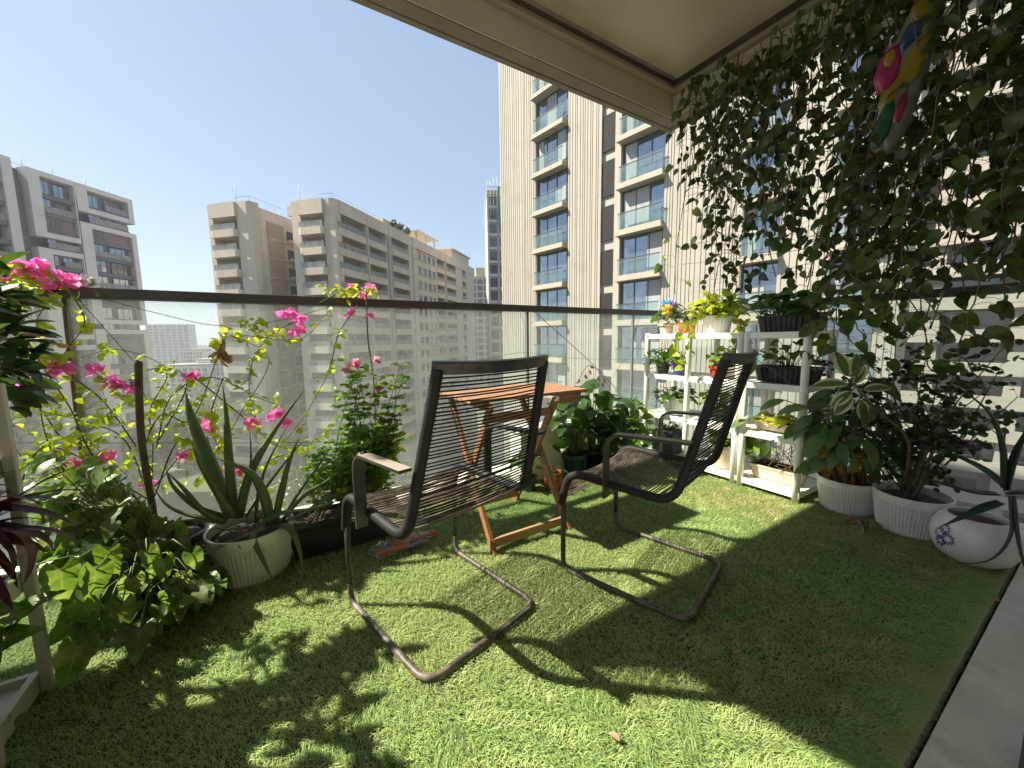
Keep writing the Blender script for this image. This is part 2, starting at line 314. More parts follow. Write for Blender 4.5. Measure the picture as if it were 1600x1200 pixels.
# artificial grass: one mass of bent blades
def grass():
    N = 400000
    u = rng.random(N); X = TX0+(TX1-TX0)*rng.random(N); Y = TY0-.012+(TY1-TY0)*rng.random(N)**1.25
    th = rng.random(N)*2*math.pi; cl = np.sin(X*23+np.sin(Y*17)*2)*np.cos(Y*21+np.sin(X*13)*2)
    th = th*.75+1.2+cl*1.3
    h = .008+.008*rng.random(N); ln = .008+.016*rng.random(N); wd = .0006+.0005*rng.random(N)
    near = np.clip((.36-Y)/.12, 0, 1); th = np.where(rng.random(N) < near*.4, -math.pi/2+rng.normal(size=N)*.5, th); ln = ln+near*.014
    dx, dy = np.cos(th), np.sin(th); sx, sy = -dy*wd, dx*wd
    B = np.stack([X, Y, np.zeros(N)], 1); m = B+np.stack([dx*ln*.35, dy*ln*.35, h*.7], 1); t = B+np.stack([dx*ln, dy*ln, h*(.95-.25*rng.random(N))], 1)
    s = np.stack([sx, sy, np.zeros(N)], 1)
    V = np.stack([B-s, B+s, m-s*.9, m+s*.9, t-s*.25, t+s*.25], 1).reshape(-1, 3)
    i = np.arange(N)[:, None]*6; f = np.concatenate([i+A([0, 1, 3, 2]), i+A([2, 3, 5, 4])])
    brown = np.clip(1-np.abs((X-2.35)/.35), 0, 1)*np.clip((Y-.25)/.3, 0, 1)*(.6+.5*cl)+.5*np.clip(1-np.abs(Y-2.2)/.2, 0, 1)*rng.random(N)
    wear = np.exp(-((X-.95)**2/.25+(Y-1.2)**2/.09))+.8*np.exp(-((X-.45)**2/.05+(Y-1.25)**2/.06))
    brown = np.maximum(brown, .55*wear*(.5+.5*rng.random(N)))
    brown = np.maximum(brown, (rng.random(N) < .07)*.8)
    at = np.stack([np.tile([0, 0, .6, .6, 1, 1], N), np.repeat(np.clip(brown*rng.random(N)*1.5, 0, 1), 6), np.repeat(rng.random(N)*.7+.15+.15*cl, 6)], 1)
    g = MB(); g.add(V, f, at); return g
m, nt, out = new_mat('artificial_turf'); at = nd(nt, 'ShaderNodeAttribute', attribute_name='lf'); sp = nt.nodes.new('ShaderNodeSeparateXYZ'); nt.links.new(at.outputs['Vector'], sp.inputs[0])
c = ramp(nt, sp.outputs[2], [(0., (.18, .36, .10)), (.5, (.37, .55, .19)), (1., (.59, .69, .32))])
c = mixc(nt, sp.outputs[1], c, (.50, .40, .22))
c = mixc(nt, ramp(nt, noise(nt, 2.2, 3), [(.4, 0.), (.7, .4)]), c, (.52, .56, .24))
p = nd(nt, 'ShaderNodeBsdfPrincipled', i_Roughness=.5); p.inputs['Specular IOR Level'].default_value = .3; nt.links.new(c, p.inputs['Base Color'])
tr = nt.nodes.new('ShaderNodeBsdfTranslucent'); nt.links.new(mixc(nt, 1., c, (1.2, 1.2, .8), 'MULTIPLY'), tr.inputs[0])
mx = nd(nt, 'ShaderNodeMixShader', i_0=.35); nt.links.new(p.outputs[0], mx.inputs[1]); nt.links.new(tr.outputs[0], mx.inputs[2]); nt.links.new(mx.outputs[0], out.inputs[0])
g = grass().build('artificial_grass', m); g['kind'] = 'stuff'

# ceiling with its edge beams
LE = [(-1.38, 2.30), (3.03, 2.30), (3.03, -.9), (-.95, -.9), (-1.12, .6), (-1.2, 1.6)]
b = MB(); prism(b, LE, 3.05, 3.25); struct(b.build('ceiling_slab', M['white_wall'], smooth=False))
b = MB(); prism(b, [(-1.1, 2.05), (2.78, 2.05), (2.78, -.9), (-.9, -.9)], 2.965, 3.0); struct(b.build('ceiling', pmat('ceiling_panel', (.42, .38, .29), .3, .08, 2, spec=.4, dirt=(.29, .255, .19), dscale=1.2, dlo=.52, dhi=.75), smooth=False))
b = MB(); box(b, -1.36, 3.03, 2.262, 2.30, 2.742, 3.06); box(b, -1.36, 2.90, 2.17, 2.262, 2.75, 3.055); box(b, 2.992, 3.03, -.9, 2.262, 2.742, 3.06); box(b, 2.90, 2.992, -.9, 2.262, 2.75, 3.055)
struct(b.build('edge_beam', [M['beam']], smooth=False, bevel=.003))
b = MB(); box(b, -1.3, 2.896, 2.160, 2.167, 2.756, 2.93); box(b, 2.887, 2.895, -.9, 2.16, 2.756, 2.93); struct(b.build('beam_lit_face', M['beam_lit'], smooth=False))  # thin sheet added on the beam's inner face for its bounce-lit tone
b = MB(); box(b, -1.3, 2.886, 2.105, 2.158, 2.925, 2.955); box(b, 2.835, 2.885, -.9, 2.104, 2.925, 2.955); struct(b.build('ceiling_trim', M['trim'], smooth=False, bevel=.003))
# the flat behind the camera
b = MB(); box(b, -3., -1.3, -.55, -.40, 0, 3.04); box(b, 1.46, 3.3, -.55, -.40, 0, 3.04); box(b, -3, 3.3, -4.2, -4.05, 0, 3.04); box(b, -3.15, -3, -4.2, -.41, 0, 3.04); box(b, 3.3, 3.45, -4.2, -.41, 0, 3.04)
struct(b.build('room_wall', M['white_wall'], smooth=False))
b = MB(); box(b, -3, 3.3, -4.05, -.41, -.2, .004); struct(b.build('room_floor', pmat('room_tiles', (.45, .42, .38), .4, .05, 2), smooth=False))
b = MB(); box(b, -3.2, 3.5, -4.3, -.91, 3.05, 3.25); struct(b.build('room_ceiling', M['white_wall'], smooth=False))
t = thing('door_frame', 'dark metal door frame post at the right edge beside the concrete sill', 'door frame', (1.42, -.02, .008))
b = MB(); box(b, -.055, .055, -.07, .075, 0, 2.7); b.build('jamb', M['rail'], t, smooth=False, bevel=.004)
b = MB(); box(b, -.075, -.056, -.03, .03, 0, 2.7); b.build('seal_strip', M['wire'], t, smooth=False)

# glass railings
RZ0, RZ1, RY, RX = 1.187, 1.232, 2.31, 3.0
def railing(label, p0, p1, posts):
    t = thing('glass_railing', label, 'railing', (p0[0], p0[1], .03), math.atan2(p1[1]-p0[1], p1[0]-p0[0]))
    Ln = math.hypot(p1[0]-p0[0], p1[1]-p0[1])
    b = MB(); box(b, 0, Ln, -.028, .028, RZ0-.03, RZ1-.03); b.build('top_rail', M['rail'], t, smooth=False, bevel=.004)
    e = [0]+posts+[Ln]
    for i in range(len(e)-1):
        b = MB(); box(b, e[i]+.006, e[i+1]-.006, .012, .022, .01, RZ0-.03); b.build('glass_panel', M['glass'], t, smooth=False)
    for x in posts:
        b = MB(); box(b, x-.009, x+.009, .008, .028, 0, RZ0-.031); b.build('post', pmat('post_metal', (.25, .26, .25), .4, .1, 8, metal=.6), t, smooth=False, bevel=.002)
railing('glass balustrade with dark metal top rail along the front of the balcony', (-2.5, RY), (RX, RY), [1.78, wy(826, 520, RY)[0]+2.5, wy(991, 520, RY)[0]+2.5])
railing('glass balustrade with dark top rail on the right side behind the hanging vines', (RX+.02, RY-.06), (RX+.02, -.35), [1.1])

# ------------------------------------------------------------------ town below
GZ = -34.
b = MB(); b.add([(-6000, -6000, GZ), (6000, -6000, GZ), (6000, 6000, GZ), (-6000, 6000, GZ)], [[0, 1, 2, 3]])
struct(b.build('ground', pmat('city_ground', (.16, .16, .12), .95, .35, .02, dirt=(.07, .09, .04), dscale=.03, dlo=.4, dhi=.6), smooth=False))
b = MB(); beam(b, (-60, 20, GZ+.02), (40, 110, GZ+.02), 9, .03); beam(b, (-100, 140, GZ+.02), (20, 180, GZ+.02), 12, .03); struct(b.build('road', pmat('asphalt', (.06, .06, .062), .9, .2, .5), smooth=False))
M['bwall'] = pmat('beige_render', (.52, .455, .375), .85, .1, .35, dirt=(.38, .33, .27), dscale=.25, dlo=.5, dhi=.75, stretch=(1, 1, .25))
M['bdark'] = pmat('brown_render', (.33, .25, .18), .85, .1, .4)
M['cream'] = pmat('cream_cladding', (.35, .328, .285), .8, .05, .6, dirt=(.30, .28, .24), dscale=.7, dlo=.5, dhi=.75, stretch=(1, 1, .15))
M['ledge'] = pmat('ledge_concrete', (.36, .325, .265), .8, .06, 1)
M['gwall'] = pmat('grey_cladding', (.088, .095, .118), .7, .12, .4)
M['lwall'] = pmat('pale_frame_concrete', (.50, .49, .49), .8, .08, .3, dirt=(.40, .39, .385), dscale=.3, dlo=.5, dhi=.75)
M['brown'] = pmat('brown_panel', (.15, .11, .10), .7, .15, .6)
M['wglass'] = pmat('window_glass', (.035, .05, .065), .04, .3, 1.2, spec=.9)
M['skyglass'] = pmat('sky_reflecting_glass', (.22, .27, .33), .04, .2, 1.2, metal=.8)
M['wframe'] = pmat('window_frame', (.06, .065, .07), .4, .1, 2)
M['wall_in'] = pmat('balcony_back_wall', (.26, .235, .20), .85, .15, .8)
M['brail'] = glassmat('balcony_glass', (.80, .84, .84), .6, (.5, .52, .52), ns=.6)
M['bluerail'] = glassmat('tinted_balcony_glass', (.80, .90, .92), .14, (.50, .60, .63), ns=2.)
M['louver'] = pmat('dark_louvre', (.016, .015, .015), .9, .1, 3)
M['curtain'] = pmat('window_curtain', (.32, .33, .34), .9, .2, 2.5, stretch=(6, 6, .3))
M['green_net'] = pmat('green_netting', (.05, .25, .16), .9, .3, 1)
M['metalw'] = pmat('roof_metal', (.45, .42, .38), .6, .1, 3)
M['foliage1'] = leafmat('tree_foliage', (.035, .065, .018), (.075, .115, .03), .3)

def window(parent, x0, x1, y, z0, z1, nm=2, curtain=False, glass='wglass'):
    b = MB(); box(b, x0, x1, y-.03, y+.03, z0, z1); f = b.build('window', M[glass], parent, smooth=False)
    g = MB()
    for i in range(nm+1):
        x = x0+(x1-x0)*i/nm; box(g, x-.04, x+.04, y-.07, y-.031, z0, z1)
    box(g, x0+.04, x1-.04, y-.068, y-.031, z1-.08, z1); box(g, x0+.04, x1-.04, y-.068, y-.031, z0, z0+.08)
    g.build('frame', M['wframe'], f, smooth=False)
    return f

def beige_building():
    d = A([.715, .70]); t = thing('apartment_building', 'long beige apartment building with stacked balconies receding beyond the railing', 'building', (9.368, 67.562, GZ), math.atan2(d[1], d[0]))
    Z = -GZ; b = MB(); top = 23.1+Z; hood = 20.85+Z; P = 3.13; NF = 14
    far_w, far_r = MB(), MB(); bay = [(0.6, 8.0, 'b'), (8.5, 14.3, 'b'), (16.4, 23.0, 'b'), (26.4, 36.4, 's'), (36.9, 41.5, 'b'), (42.6, 49.2, 'b'), (54.3, 57., 'b')]
    tops = lambda u: top-.012*max(0, u-8)*0
    # piers between the bays, roof band, lower plinth
    edges = [0.]+[v for q in bay for v in q[:2]]+[64.5]
    for i in range(0, len(edges), 2):
        box(b, edges[i], edges[i+1], -.0 if i else .0, 1.6, 0, hood+.3)
    for x in (8.25, 15.2, 24.6, 42.05): box(b, x-.12, x+.12, -.28, -.003, 0, top-.2)
    box(b, .3, 64.5, .004, 9, hood+.304, top-.35)
    box(b, 1.2, 64.5, -.16, -.004, hood+.2, top)
    for q in bay: box(b, q[0], q[1], .01, .25, 0, hood-P*(NF-1)-3.1)
    box(b, 1.6, 64.4, 1.7, 7.9, 0, hood+.2); box(b, 9.1, 64.4, 7.91, 14., 0, hood+.2)
    box(b, 14.6, 16.2, -.05, -.006, Z-8, hood, mi=1)
    for q0, q1, ty in bay:
        for k in range(NF):
            Tz = hood-P*k
            if ty == 'b':
                box(b, q0+.01, q1-.01, -.12, .16, Tz-P+.04, Tz-1.95)             # parapet band
                box(b, q0+.01, q1-.01, .165, 1.55, Tz-P+.045, Tz-2.85)
                mb = MB(); box(mb, q0+.05, q1-.05, -.06, -.02, Tz-1.93, Tz-1.12)
                box(mb, q0+.05, q1-.05, -.08, .0, Tz-1.119, Tz-1.05)
                if q0 < 17: mb.build('balcony_rail', M['brail'], t, smooth=False)
                else: box(far_r, q0+.05, q1-.05, -.06, -.02, Tz-1.93, Tz-1.05)
                w_ = (q1-q0)
                if q0 < 17:
                    window(t, q0+.25, q0+w_*.42, 1.5, Tz-2.8, Tz-.45, 2); 
                    box(far_w, q0+w_*.58, q0+w_*.9, 1.48, 1.54, Tz-2.8, Tz-.45)
                else:
                    box(far_w, q0+.4, q0+w_*.45, 1.48, 1.54, Tz-2.8, Tz-.45); box(far_w, q0+w_*.6, q1-.4, 1.48, 1.54, Tz-2.8, Tz-.45)
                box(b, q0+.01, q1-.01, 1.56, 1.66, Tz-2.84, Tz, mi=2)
            else:
                w_ = (q1-q0)/4
                box(b, q0, q1, -.02, .2, Tz-P+.0, Tz-1.9); box(b, q0, q1, -.021, .2, Tz-.3, Tz-.001)
                for i in range(5): box(b, q0+w_*i-(.4 if i else 0), q0+w_*i+(.4 if i < 4 else 0), -.02, .2, Tz-1.9, Tz-.3)
                for i in range(4): box(far_w, q0+w_*i+.4, q0+w_*(i+1)-.4, .12, .18, Tz-1.9, Tz-.3); box(b, q0+w_*i+.3, q0+w_*(i+1)-.3, -.3, -.022, Tz-2.0, Tz-1.92)
    # end face of the main block and of the left wing
    for (u, y0, y1, o0, o1) in ((0., .0, 8., 1.9, 6.3), (-2.5, 13.25, 21.95, 16.1, 21.0)):
        for (ya, yb) in ((y0, o0), (o1, y1)):
            r = .9; cor = [(u+.0, yb), (u, ya+r), (u+.27, ya+.27), (u+r, ya), (u+1.5, ya), (u+1.5, yb)] if ya == y0 else [(u, yb-.01), (u, ya), (u+1.5, ya), (u+1.5, yb-.01)]
            prism(b, [(x, y) for x, y in cor], 0, top)
        box(b, u+.02, u+1.5, o0, o1, hood, top-.05); box(b, u-.5, u+.015, o0-.1, o1+.1, hood, top-.05)
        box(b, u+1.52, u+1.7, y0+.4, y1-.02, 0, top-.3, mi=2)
        for k in range(NF):
            Tz = hood-P*k
            pts = [(u-.02, o0-.15), (u-.45, o0-.05), (u-.62, o0+.3), (u-.62, o1-.3), (u-.45, o1+.05), (u-.02, o1+.15)]
            prism(b, pts, Tz-P+.05, Tz-1.95); box(b, u, u+1.5, o0+.01, o1-.01, Tz-P+.06, Tz-2.8)
            mb = MB(); box(mb, u-.54, u-.5, o0, o1, Tz-1.94, Tz-1.15); box(mb, u-.56, u-.48, o0, o1, Tz-1.149, Tz-1.06); mb.build('balcony_rail', M['brail'], t, smooth=False)
            mb = MB(); box(mb, u+1.45, u+1.51, o0+1.2, o0+2.6, Tz-2.75, Tz-.5); f = mb.build('window', M['wglass'], t, smooth=False)
            mb = MB(); box(mb, u+1.4, u+1.449, o0+1.1, o0+1.19, Tz-2.75, Tz-.45); box(mb, u+1.4, u+1.449, o0+2.61, o0+2.7, Tz-2.75, Tz-.45); box(mb, u+1.401, u+1.448, o0+1.185, o0+2.615, Tz-.5, Tz-.45); mb.build('frame', M['wframe'], f, smooth=False)
        box(b, u+.1, u+1.5, o0, o1, 0, hood-P*NF+.0)
    # side of the left wing and the recess
    box(b, -.95, 6., 13.25, 21.9, 0, top-.6); box(b, 6.01, 9., 8., 16., 0, top-1.6)
    for k in range(NF):
        Tz = hood-P*k; box(b, .2, 3.6, 13.12, 13.249, Tz-2.7, Tz-.1, mi=1); box(b, 0., 6., 13.0, 13.248, Tz-2.95, Tz-2.75)
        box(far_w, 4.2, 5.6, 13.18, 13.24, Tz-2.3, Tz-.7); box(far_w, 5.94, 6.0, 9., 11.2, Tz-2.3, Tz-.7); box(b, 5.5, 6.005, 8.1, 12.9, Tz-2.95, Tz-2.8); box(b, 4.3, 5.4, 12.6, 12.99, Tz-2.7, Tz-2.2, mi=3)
    b.build('wall', [M['bwall'], M['bdark'], M['wall_in'], M['metalw']], t, smooth=False)
    far_w.build('window', M['wglass'], t, smooth=False)['kind'] = 'stuff'; far_r.build('balcony_rail', M['brail'], t, smooth=False)['kind'] = 'stuff'
    for (x0, x1, y0, y1) in ((-2.3, 4, 13.6, 21.7), (.2, 12, .4, 7.8)):
        r = MB()
        for p, q in (((x0, y0), (x1, y0)), ((x0, y0), (x0, y1))): tube(r, [(*p, top+.75), (*q, top+.75)], .04, 5)
        for i in range(5): tube(r, [(x0+(x1-x0)*i/4, y0, top-.4), (x0+(x1-x0)*i/4, y0, top+.75)], .035, 5); tube(r, [(x0, y0+(y1-y0)*i/4, top-.4), (x0, y0+(y1-y0)*i/4, top+.75)], .035, 5)
        r.build('roof_railing', M['metalw'], t)
    for (x, y, h) in ((1., 7., 3.), (-1.5, 17., 3.2), (20, 2, 2.5), (47, 1., 4.), (5., 12., 2.)):
        r = MB(); tube(r, [(x, y, top-.4), (x, y, top+h)], .06, 5); r.build('antenna', M['metalw'], t)
    r = MB()
    for i in range(9): box(r, 27+i*1.2, 27.25+i*1.2, -.6, 5, top+1.9, top+2.15)
    for x in (27.4, 32, 36.5): box(r, x-.15, x+.15, .2, .5, top-.3, top+1.89); box(r, x-.15, x+.15, 4.3, 4.6, top-.3, top+1.89)
    r.build('pergola', pmat('pergola_timber', (.42, .33, .2), .8, .15, 2), t, smooth=False)
    r = MB(); box(r, 15, 25, .8, 5, top-.3, top+1.3); r.build('roof_house', M['bwall'], t, smooth=False)
    r = MB(); box(r, 50, 64, 1.5, 8, top-.3, top+3.); box(r, 49.6, 64.4, .9, 8.4, top+3.01, top+3.3); r.build('roof_house', M['bwall'], t, smooth=False)
    for x in (18., 20.5, 23.5):
        r = MB(); tube(r, [(x, .3, top-.3), (x, .3, top+1.5)], .06, 5)
        for i in range(90): leaf(r, A([x, .3, top+1.1])+rv(.28), rv(), rv(), .4, .3, 'ovate')
        r.build('roof_plant', M['foliage1'], t)
beige_building()

def fluted_tower():
    d = A([.151, -.989]); t = thing('apartment_tower', 'tall cream tower with fluted walls and tinted balcony glass at the right', 'building', (20.32, 28.71, GZ), math.atan2(d[1], d[0]))
    Z = -GZ; TOP = 32+Z; core, rib, led = MB(), MB(), MB()
    cols = [(-.17, 3.26), (8.51, 11.8), (16.6, 18.4), (20.6, 22.4)]; ends = [-5.1, 23.2]
    seg = [ends[0]]+[v for c in cols for v in c]+[ends[1]]
    flut = [(seg[i], seg[i+1]) for i in range(0, len(seg), 2)]
    flut[1] = (3.55, 6.75)
    for (a, c) in flut+[(6.75, 8.51)]:
        box(core, a, c, .35, 4.5, 0, TOP)
    for (a, c) in flut:
        box(core, a, c, .12, .34, 0, TOP-.1)
        x = a+.05
        while x < c-.15:
            w_ = random.choice((.10, .13, .2)); box(rib, x, min(x+w_, c-.02), .085, .119, 0, TOP-.2); x += w_+random.choice((.08, .12, .16))
    box(core, 3.26, 3.54, .5, 4.5, 0, TOP-.3); box(core, 8.0, 8.5, .08, .34, 0, TOP-.2); box(core, 6.75, 6.8, .1, .34, 0, TOP-.2)
    for (a, c) in cols: box(core, a, c, .9, 4.5, 0, TOP-.1)
    core.build('wall', M['cream'], t, smooth=False); rib.build('fluted_cladding', M['cream'], t, smooth=False)
    P = 3.15
    for k in range(-3, 11):
        zl = 20.96+Z-P*k
        b = MB(); box(b, 6.82, 7.95, .2, .3, zl-.2, zl+2.25); b.build('louvre', M['louver'], t, smooth=False)
        for ci, (a, c) in enumerate(cols):
            z0 = zl-(.25 if ci else 0)
            b = MB(); box(b, a-.12, c+.12, -.42, .3, z0, z0+.16); box(b, a-.02, c+.02, -.28, .3, z0+.161, z0+.42); box(b, a-.1, c+.02, .301, .89, z0, z0+.42); b.build('balcony_ledge', M['ledge'], t, smooth=False)
            f = window(t, a+.02, c-.02, .42, z0+.425, z0+P-.02, 3 if c-a > 2.5 else 2, glass='skyglass')
            for x0, wd in random.choice((((.05, .3),), ((.35, .3),), ((.62, .33),), ((.05, .18), (.7, .25)), ((.3, .12), (.55, .4)), (), ((.04, .6),))):
                m_ = MB(); box(m_, a+(c-a)*x0, a+(c-a)*(x0+wd), .36, .375, z0+.45, z0+P-(.15 if random.random() < .8 else 1.3)); m_.build('curtain', M['curtain'], f, smooth=False)
            g = MB(); box(g, a+.02, c-.02, -.2, -.18, z0+.44, z0+1.5); q = g.build('balcony_glass', M['bluerail'], t, smooth=False)
            g = MB(); box(g, a, c, -.22, -.16, z0+1.501, z0+1.56); g.build('handrail', M['wframe'], q, smooth=False)
fluted_tower()

def grey_building():
    d = A([.628, .778]); t = thing('apartment_block', 'grey apartment block with interlocking pale frames at the left edge', 'building', (-24.1, 115.85, GZ), math.atan2(d[1], d[0]))
    Z = -GZ; top = 31.4+Z; P = 3.1; core, fr = MB(), MB()
    box(core, -42, 0, 1.5, 14, 0, top-.3)
    core.mi = 0
    bays = [(-24.9-6, -19.6), (-14.8, -9.95), (-8.0, -1.0)]
    def band(x0, x1, z0, z1, y=-.9): box(fr, x0, x1, y, 1.6, z0, z1)
    def ring(x0, x1, z0, z1, lw=1.5, rw=1.0, th=.9):
        box(fr, x0, x0+lw, -.5, 1.6, z0, z1); box(fr, x1-rw, x1, -.5, 1.6, z0, z1); box(fr, x0+lw, x1-rw, -.501, 1.6, z1-th, z1); box(fr, x0+lw, x1-rw, -.501, 1.6, z0, z0+th)
    zt = lambda k: top-1.0-P*k
    ring(-9.8, 0, zt(1)-1.0, top, 1.75, .95); ring(-9.8, 0, zt(8)-.6, zt(2)+.1, 1.75, .95); ring(-9.8, 0, zt(14)-.6, zt(8)-1.7, 1.75, .95); ring(-9.8, 0, 0, zt(15), 1.75, .95)
    ring(-16.5, -10., zt(3)-1.1, top, 1.6, .15); ring(-16.5, -10., zt(9)-.6, zt(4)+.1, 1.95, .15); ring(-16.5, -10., zt(15)-.6, zt(9)-1.7, 1.95, .15); ring(-16.5, -10, 0, zt(16), 1.95, .15)
    ring(-42, -18.3, 0, top+.6, 12., 1.3)
    b = MB(); box(b, -18.28, -16.52, 1.0, 1.49, 0, top-2.4); b.build('recess_wall', M['brown'], t, smooth=False)
    fr.build('frame', M['lwall'], t, smooth=False)
    sp_, br, st = MB(), MB(), MB()
    for bi, (x0, x1) in enumerate(bays):
        for k in range(16):
            z = zt(k)-P
            box(sp_, x0, x1, -.15, 1.48, z-.35, z+.4)
            brick = (bi == 2 and k in (2, 6, 9)) or (bi == 1 and k in (2, 6, 8))
            if brick:
                br = MB(); box(br, x0, x1, .2, 1.4, z+.41, z+P-.36); br.build('brown_panel', M['brown'], t, smooth=False)
                window(t, x0+1.0, x0+2.2, .12, z+.8, z+P-.8, 2) ; continue
            box(sp_, x0+(x1-x0)*.32, x0+(x1-x0)*.44, .6, 1.3, z+.41, z+P-.36)
            if bi == 0: x0_ = -24.
            else: x0_ = x0
            window(t, x0_+.2, x0_+(x1-x0_)*.30, .3, z+.45, z+P-.4, 2, glass='skyglass')
            if k < 10 and bi: window(t, x0_+(x1-x0_)*.48, x1-.3, .7, z+.45, z+P-.4, 3, glass='skyglass' if (k+bi) % 2 else 'wglass')
            else: box(st, x0_+(x1-x0_)*.48, x1-.3, 1.2, 1.26, z+.45, z+P-.4)
            if (k*2+bi) % 5 > 1:
                g = MB(); box(g, x0_+(.1 if k % 2 else (x1-x0_)*.44), x1-.1, -.1, -.06, z+.42, z+1.45); g.build('balcony_rail', M['brail'], t, smooth=False)
    core.build('wall', M['gwall'], t, smooth=False); sp_.build('floor_band', M['gwall'], t, smooth=False); st.build('window', M['wglass'], t, smooth=False)['kind'] = 'stuff'
    r = MB()
    for x in (-3, -7, -12, -16, -21): tube(r, [(x, 1., top-.3), (x, 1., top+1.7)], .06, 5)
    tube(r, [(-13, 1.5, top+.4), (-18.5, 2.5, top+1.)], .05, 5); tube(r, [(-6, 1.5, top+.4), (-10, 2.5, top+.8)], .05, 5)
    r.build('lightning_rods', M['metalw'], t)
grey_building()

def simple_block(name, label, cat, x, D, wid, z_top, rot_deg, cols, P, wallm, dep=14, nf=16, extra=None):
    k = (x-800)/604.; f = A([math.sin(YAW), math.cos(YAW)]); r = A([math.cos(YAW), -math.sin(YAW)]); o = (f+r*k)*D
    t = thing(name, label, cat, (o[0], o[1], GZ), R(rot_deg)-YAW); Z = -GZ; top = z_top+Z
    b = MB(); box(b, 0, wid, .25, dep, 0, top); box(b, -.15, wid+.15, .0, dep+.1, top-.0+.002, top+.9)
    wn_, sl = MB(), MB(); cw = wid/cols
    for c in range(cols):
        box(b, c*cw, c*cw+cw*.2, .0, .249, 0, top-.01); 
        for i in range(nf):
            z = top-P*(i+1); 
            if z < 1: break
            box(wn_, c*cw+cw*.24, c*cw+cw*.96, .16, .22, z+.5, z+P-.5)
            box(sl, c*cw+cw*.22, c*cw+cw*.98, -.25, .15, z-.1, z+.45)
    b.build('wall', wallm, t, smooth=False); wn_.build('window', M['wglass'], t, smooth=False)['kind'] = 'stuff'; sl.build('sill', M['lwall'], t, smooth=False)['kind'] = 'stuff'
    if extra: extra(t, wid, dep, top)
    return t
def pent(t, wid, dep, top):
    b = MB(); box(b, wid*.35, wid*.8, 1, 6, top+.91, top+5); b.build('roof_house', pmat('yellow_render', (.55, .45, .25), .85, .1, .5), t, smooth=False)
simple_block('beige_tower', 'slim beige tower with a yellow roof house beyond the end of the long building', 'building', 736, 185, 9.5, 29.5, 8, 3, 3.1, M['bwall'], extra=pent)
def net(t, wid, dep, top):
    b = MB(); box(b, wid*.55, wid*1.1, -.6, -.5, top-7, top+1.5); b.build('safety_net', M['green_net'], t, smooth=False)
    b = MB()
    for i in range(7): tube(b, [(wid*i/6, -.9, top-5), (wid*i/6, -.9, top+2.5+random.random())], .06, 4)
    for z in (top-3, top-.8, top+1.4): tube(b, [(-.3, -.9, z), (wid+.2, -.9, z)], .05, 4)
    b.build('scaffold', M['metalw'], t)
simple_block('unfinished_tower', 'narrow unfinished tower with scaffolding and green netting beside the cream tower', 'building', 766, 94, 4.6, 34.5, 6, 2, 3.1, pmat('raw_concrete', (.40, .37, .34), .9, .15, .5), extra=net)
simple_block('white_slab_tower', 'pale blue grey tower with vertical stripes far beyond the grey block', 'building', 231, 420, 40, 20.5, 12, 7, 3.2, pmat('far_white', (.55, .57, .6), .8, .05, .2), nf=17)
for x, D, wd, zt_, rot, lab in ((258, 240, 22, -14.5, 10, 'low white apartment house with a flat roof, nearest of the low cluster'), (304, 250, 17, -11.5, 4, 'white low block with an overhanging roof right of the flat roofed house'), (285, 330, 16, -6.5, 0, 'pale low block peeping over the roofs of the white houses')):
    def hat(t, wid, dep, top):
        b = MB(); box(b, -1.2, wid+1.2, -1.2, dep+1, top+1.6, top+2.1); box(b, 1, wid-1, 1, dep-1, top+.91, top+1.59); b.build('roof', M['metalw'], t, smooth=False)
    simple_block('low_apartment_house', lab, 'building', x, D, wd, zt_, rot, 6, 3.2, M['white_wall'], nf=8, extra=hat)

# building seen through the vines on the right
def right_building():
    d = A([.18, -.983]); t = thing('terraced_building', 'white building with wide balcony slabs seen through the vines on the right', 'building', (55.5, 24, GZ), math.atan2(d[1], d[0]))
    Z = -GZ; b, wn_, rl = MB(), MB(), MB(); box(b, -6, 60, 2.2, 14, 0, 70+Z); P = 3.2
    for i in range(20):
        z = 42+Z-P*i
        box(b, -6, 60, -.4, 2.19, z, z+.45); box(b, -6, 60, -.41, -.2, z-.35, z+.9)
        for j in range(11):
            x = -4+j*5.6; box(b, x-.5, x+.5, .2, 2.19, z+.451, z+P-.01)
            m_ = MB(); box(m_, x+.8, x+4.4, 2.1, 2.18, z+.5, z+P-.25)
            if 0 < j < 8 and 5 < i < 16: m_.build('window', M['wglass'], t, smooth=False)
            else:
                box(wn_, x+.8, x+4.4, 2.1, 2.18, z+.5, z+P-.25)
    b.build('wall', M['cream'], t, smooth=False); wn_.build('window', M['wglass'], t, smooth=False)['kind'] = 'stuff'
right_building()

# trees far below
def tree(h, r, seed):
    rg = np.random.default_rng(seed); tr_, cr = MB(), MB()
    tube(tr_, smooth_path([(0, 0, 0), (.2, .1, h*.35), (.1, -.2, h*.7)], 6), np.linspace(.35, .16, 6), 6)
    for i in range(6):
        a = i*1.05; tube(tr_, smooth_path([(.15, 0, h*.4), (math.cos(a)*r*.4, math.sin(a)*r*.4, h*.62), (math.cos(a)*r*.7, math.sin(a)*r*.7, h*.8)], 5), np.linspace(.16, .04, 5), 5)
    cl = [(A([math.cos(a)*r*.6*q, math.sin(a)*r*.6*q, h*(.6+.36*rg.random())]), r*(.28+.24*rg.random())) for a, q in zip(rg.random(16)*6.3, rg.random(16)**.5)]
    for c, s in cl:
        for _ in range(110):
            v = nrm(rg.normal(size=3)); p = c+v*s*(.55+.5*rg.random())*A([1, 1, .75]); leaf(cr, p, v+rg.normal(size=3)*.6, rg.normal(size=3)+A([0, 0, 1.2]), .55, .42, 'ovate', rnd=rg.random())
    return tr_, cr
protos = []
spots = []
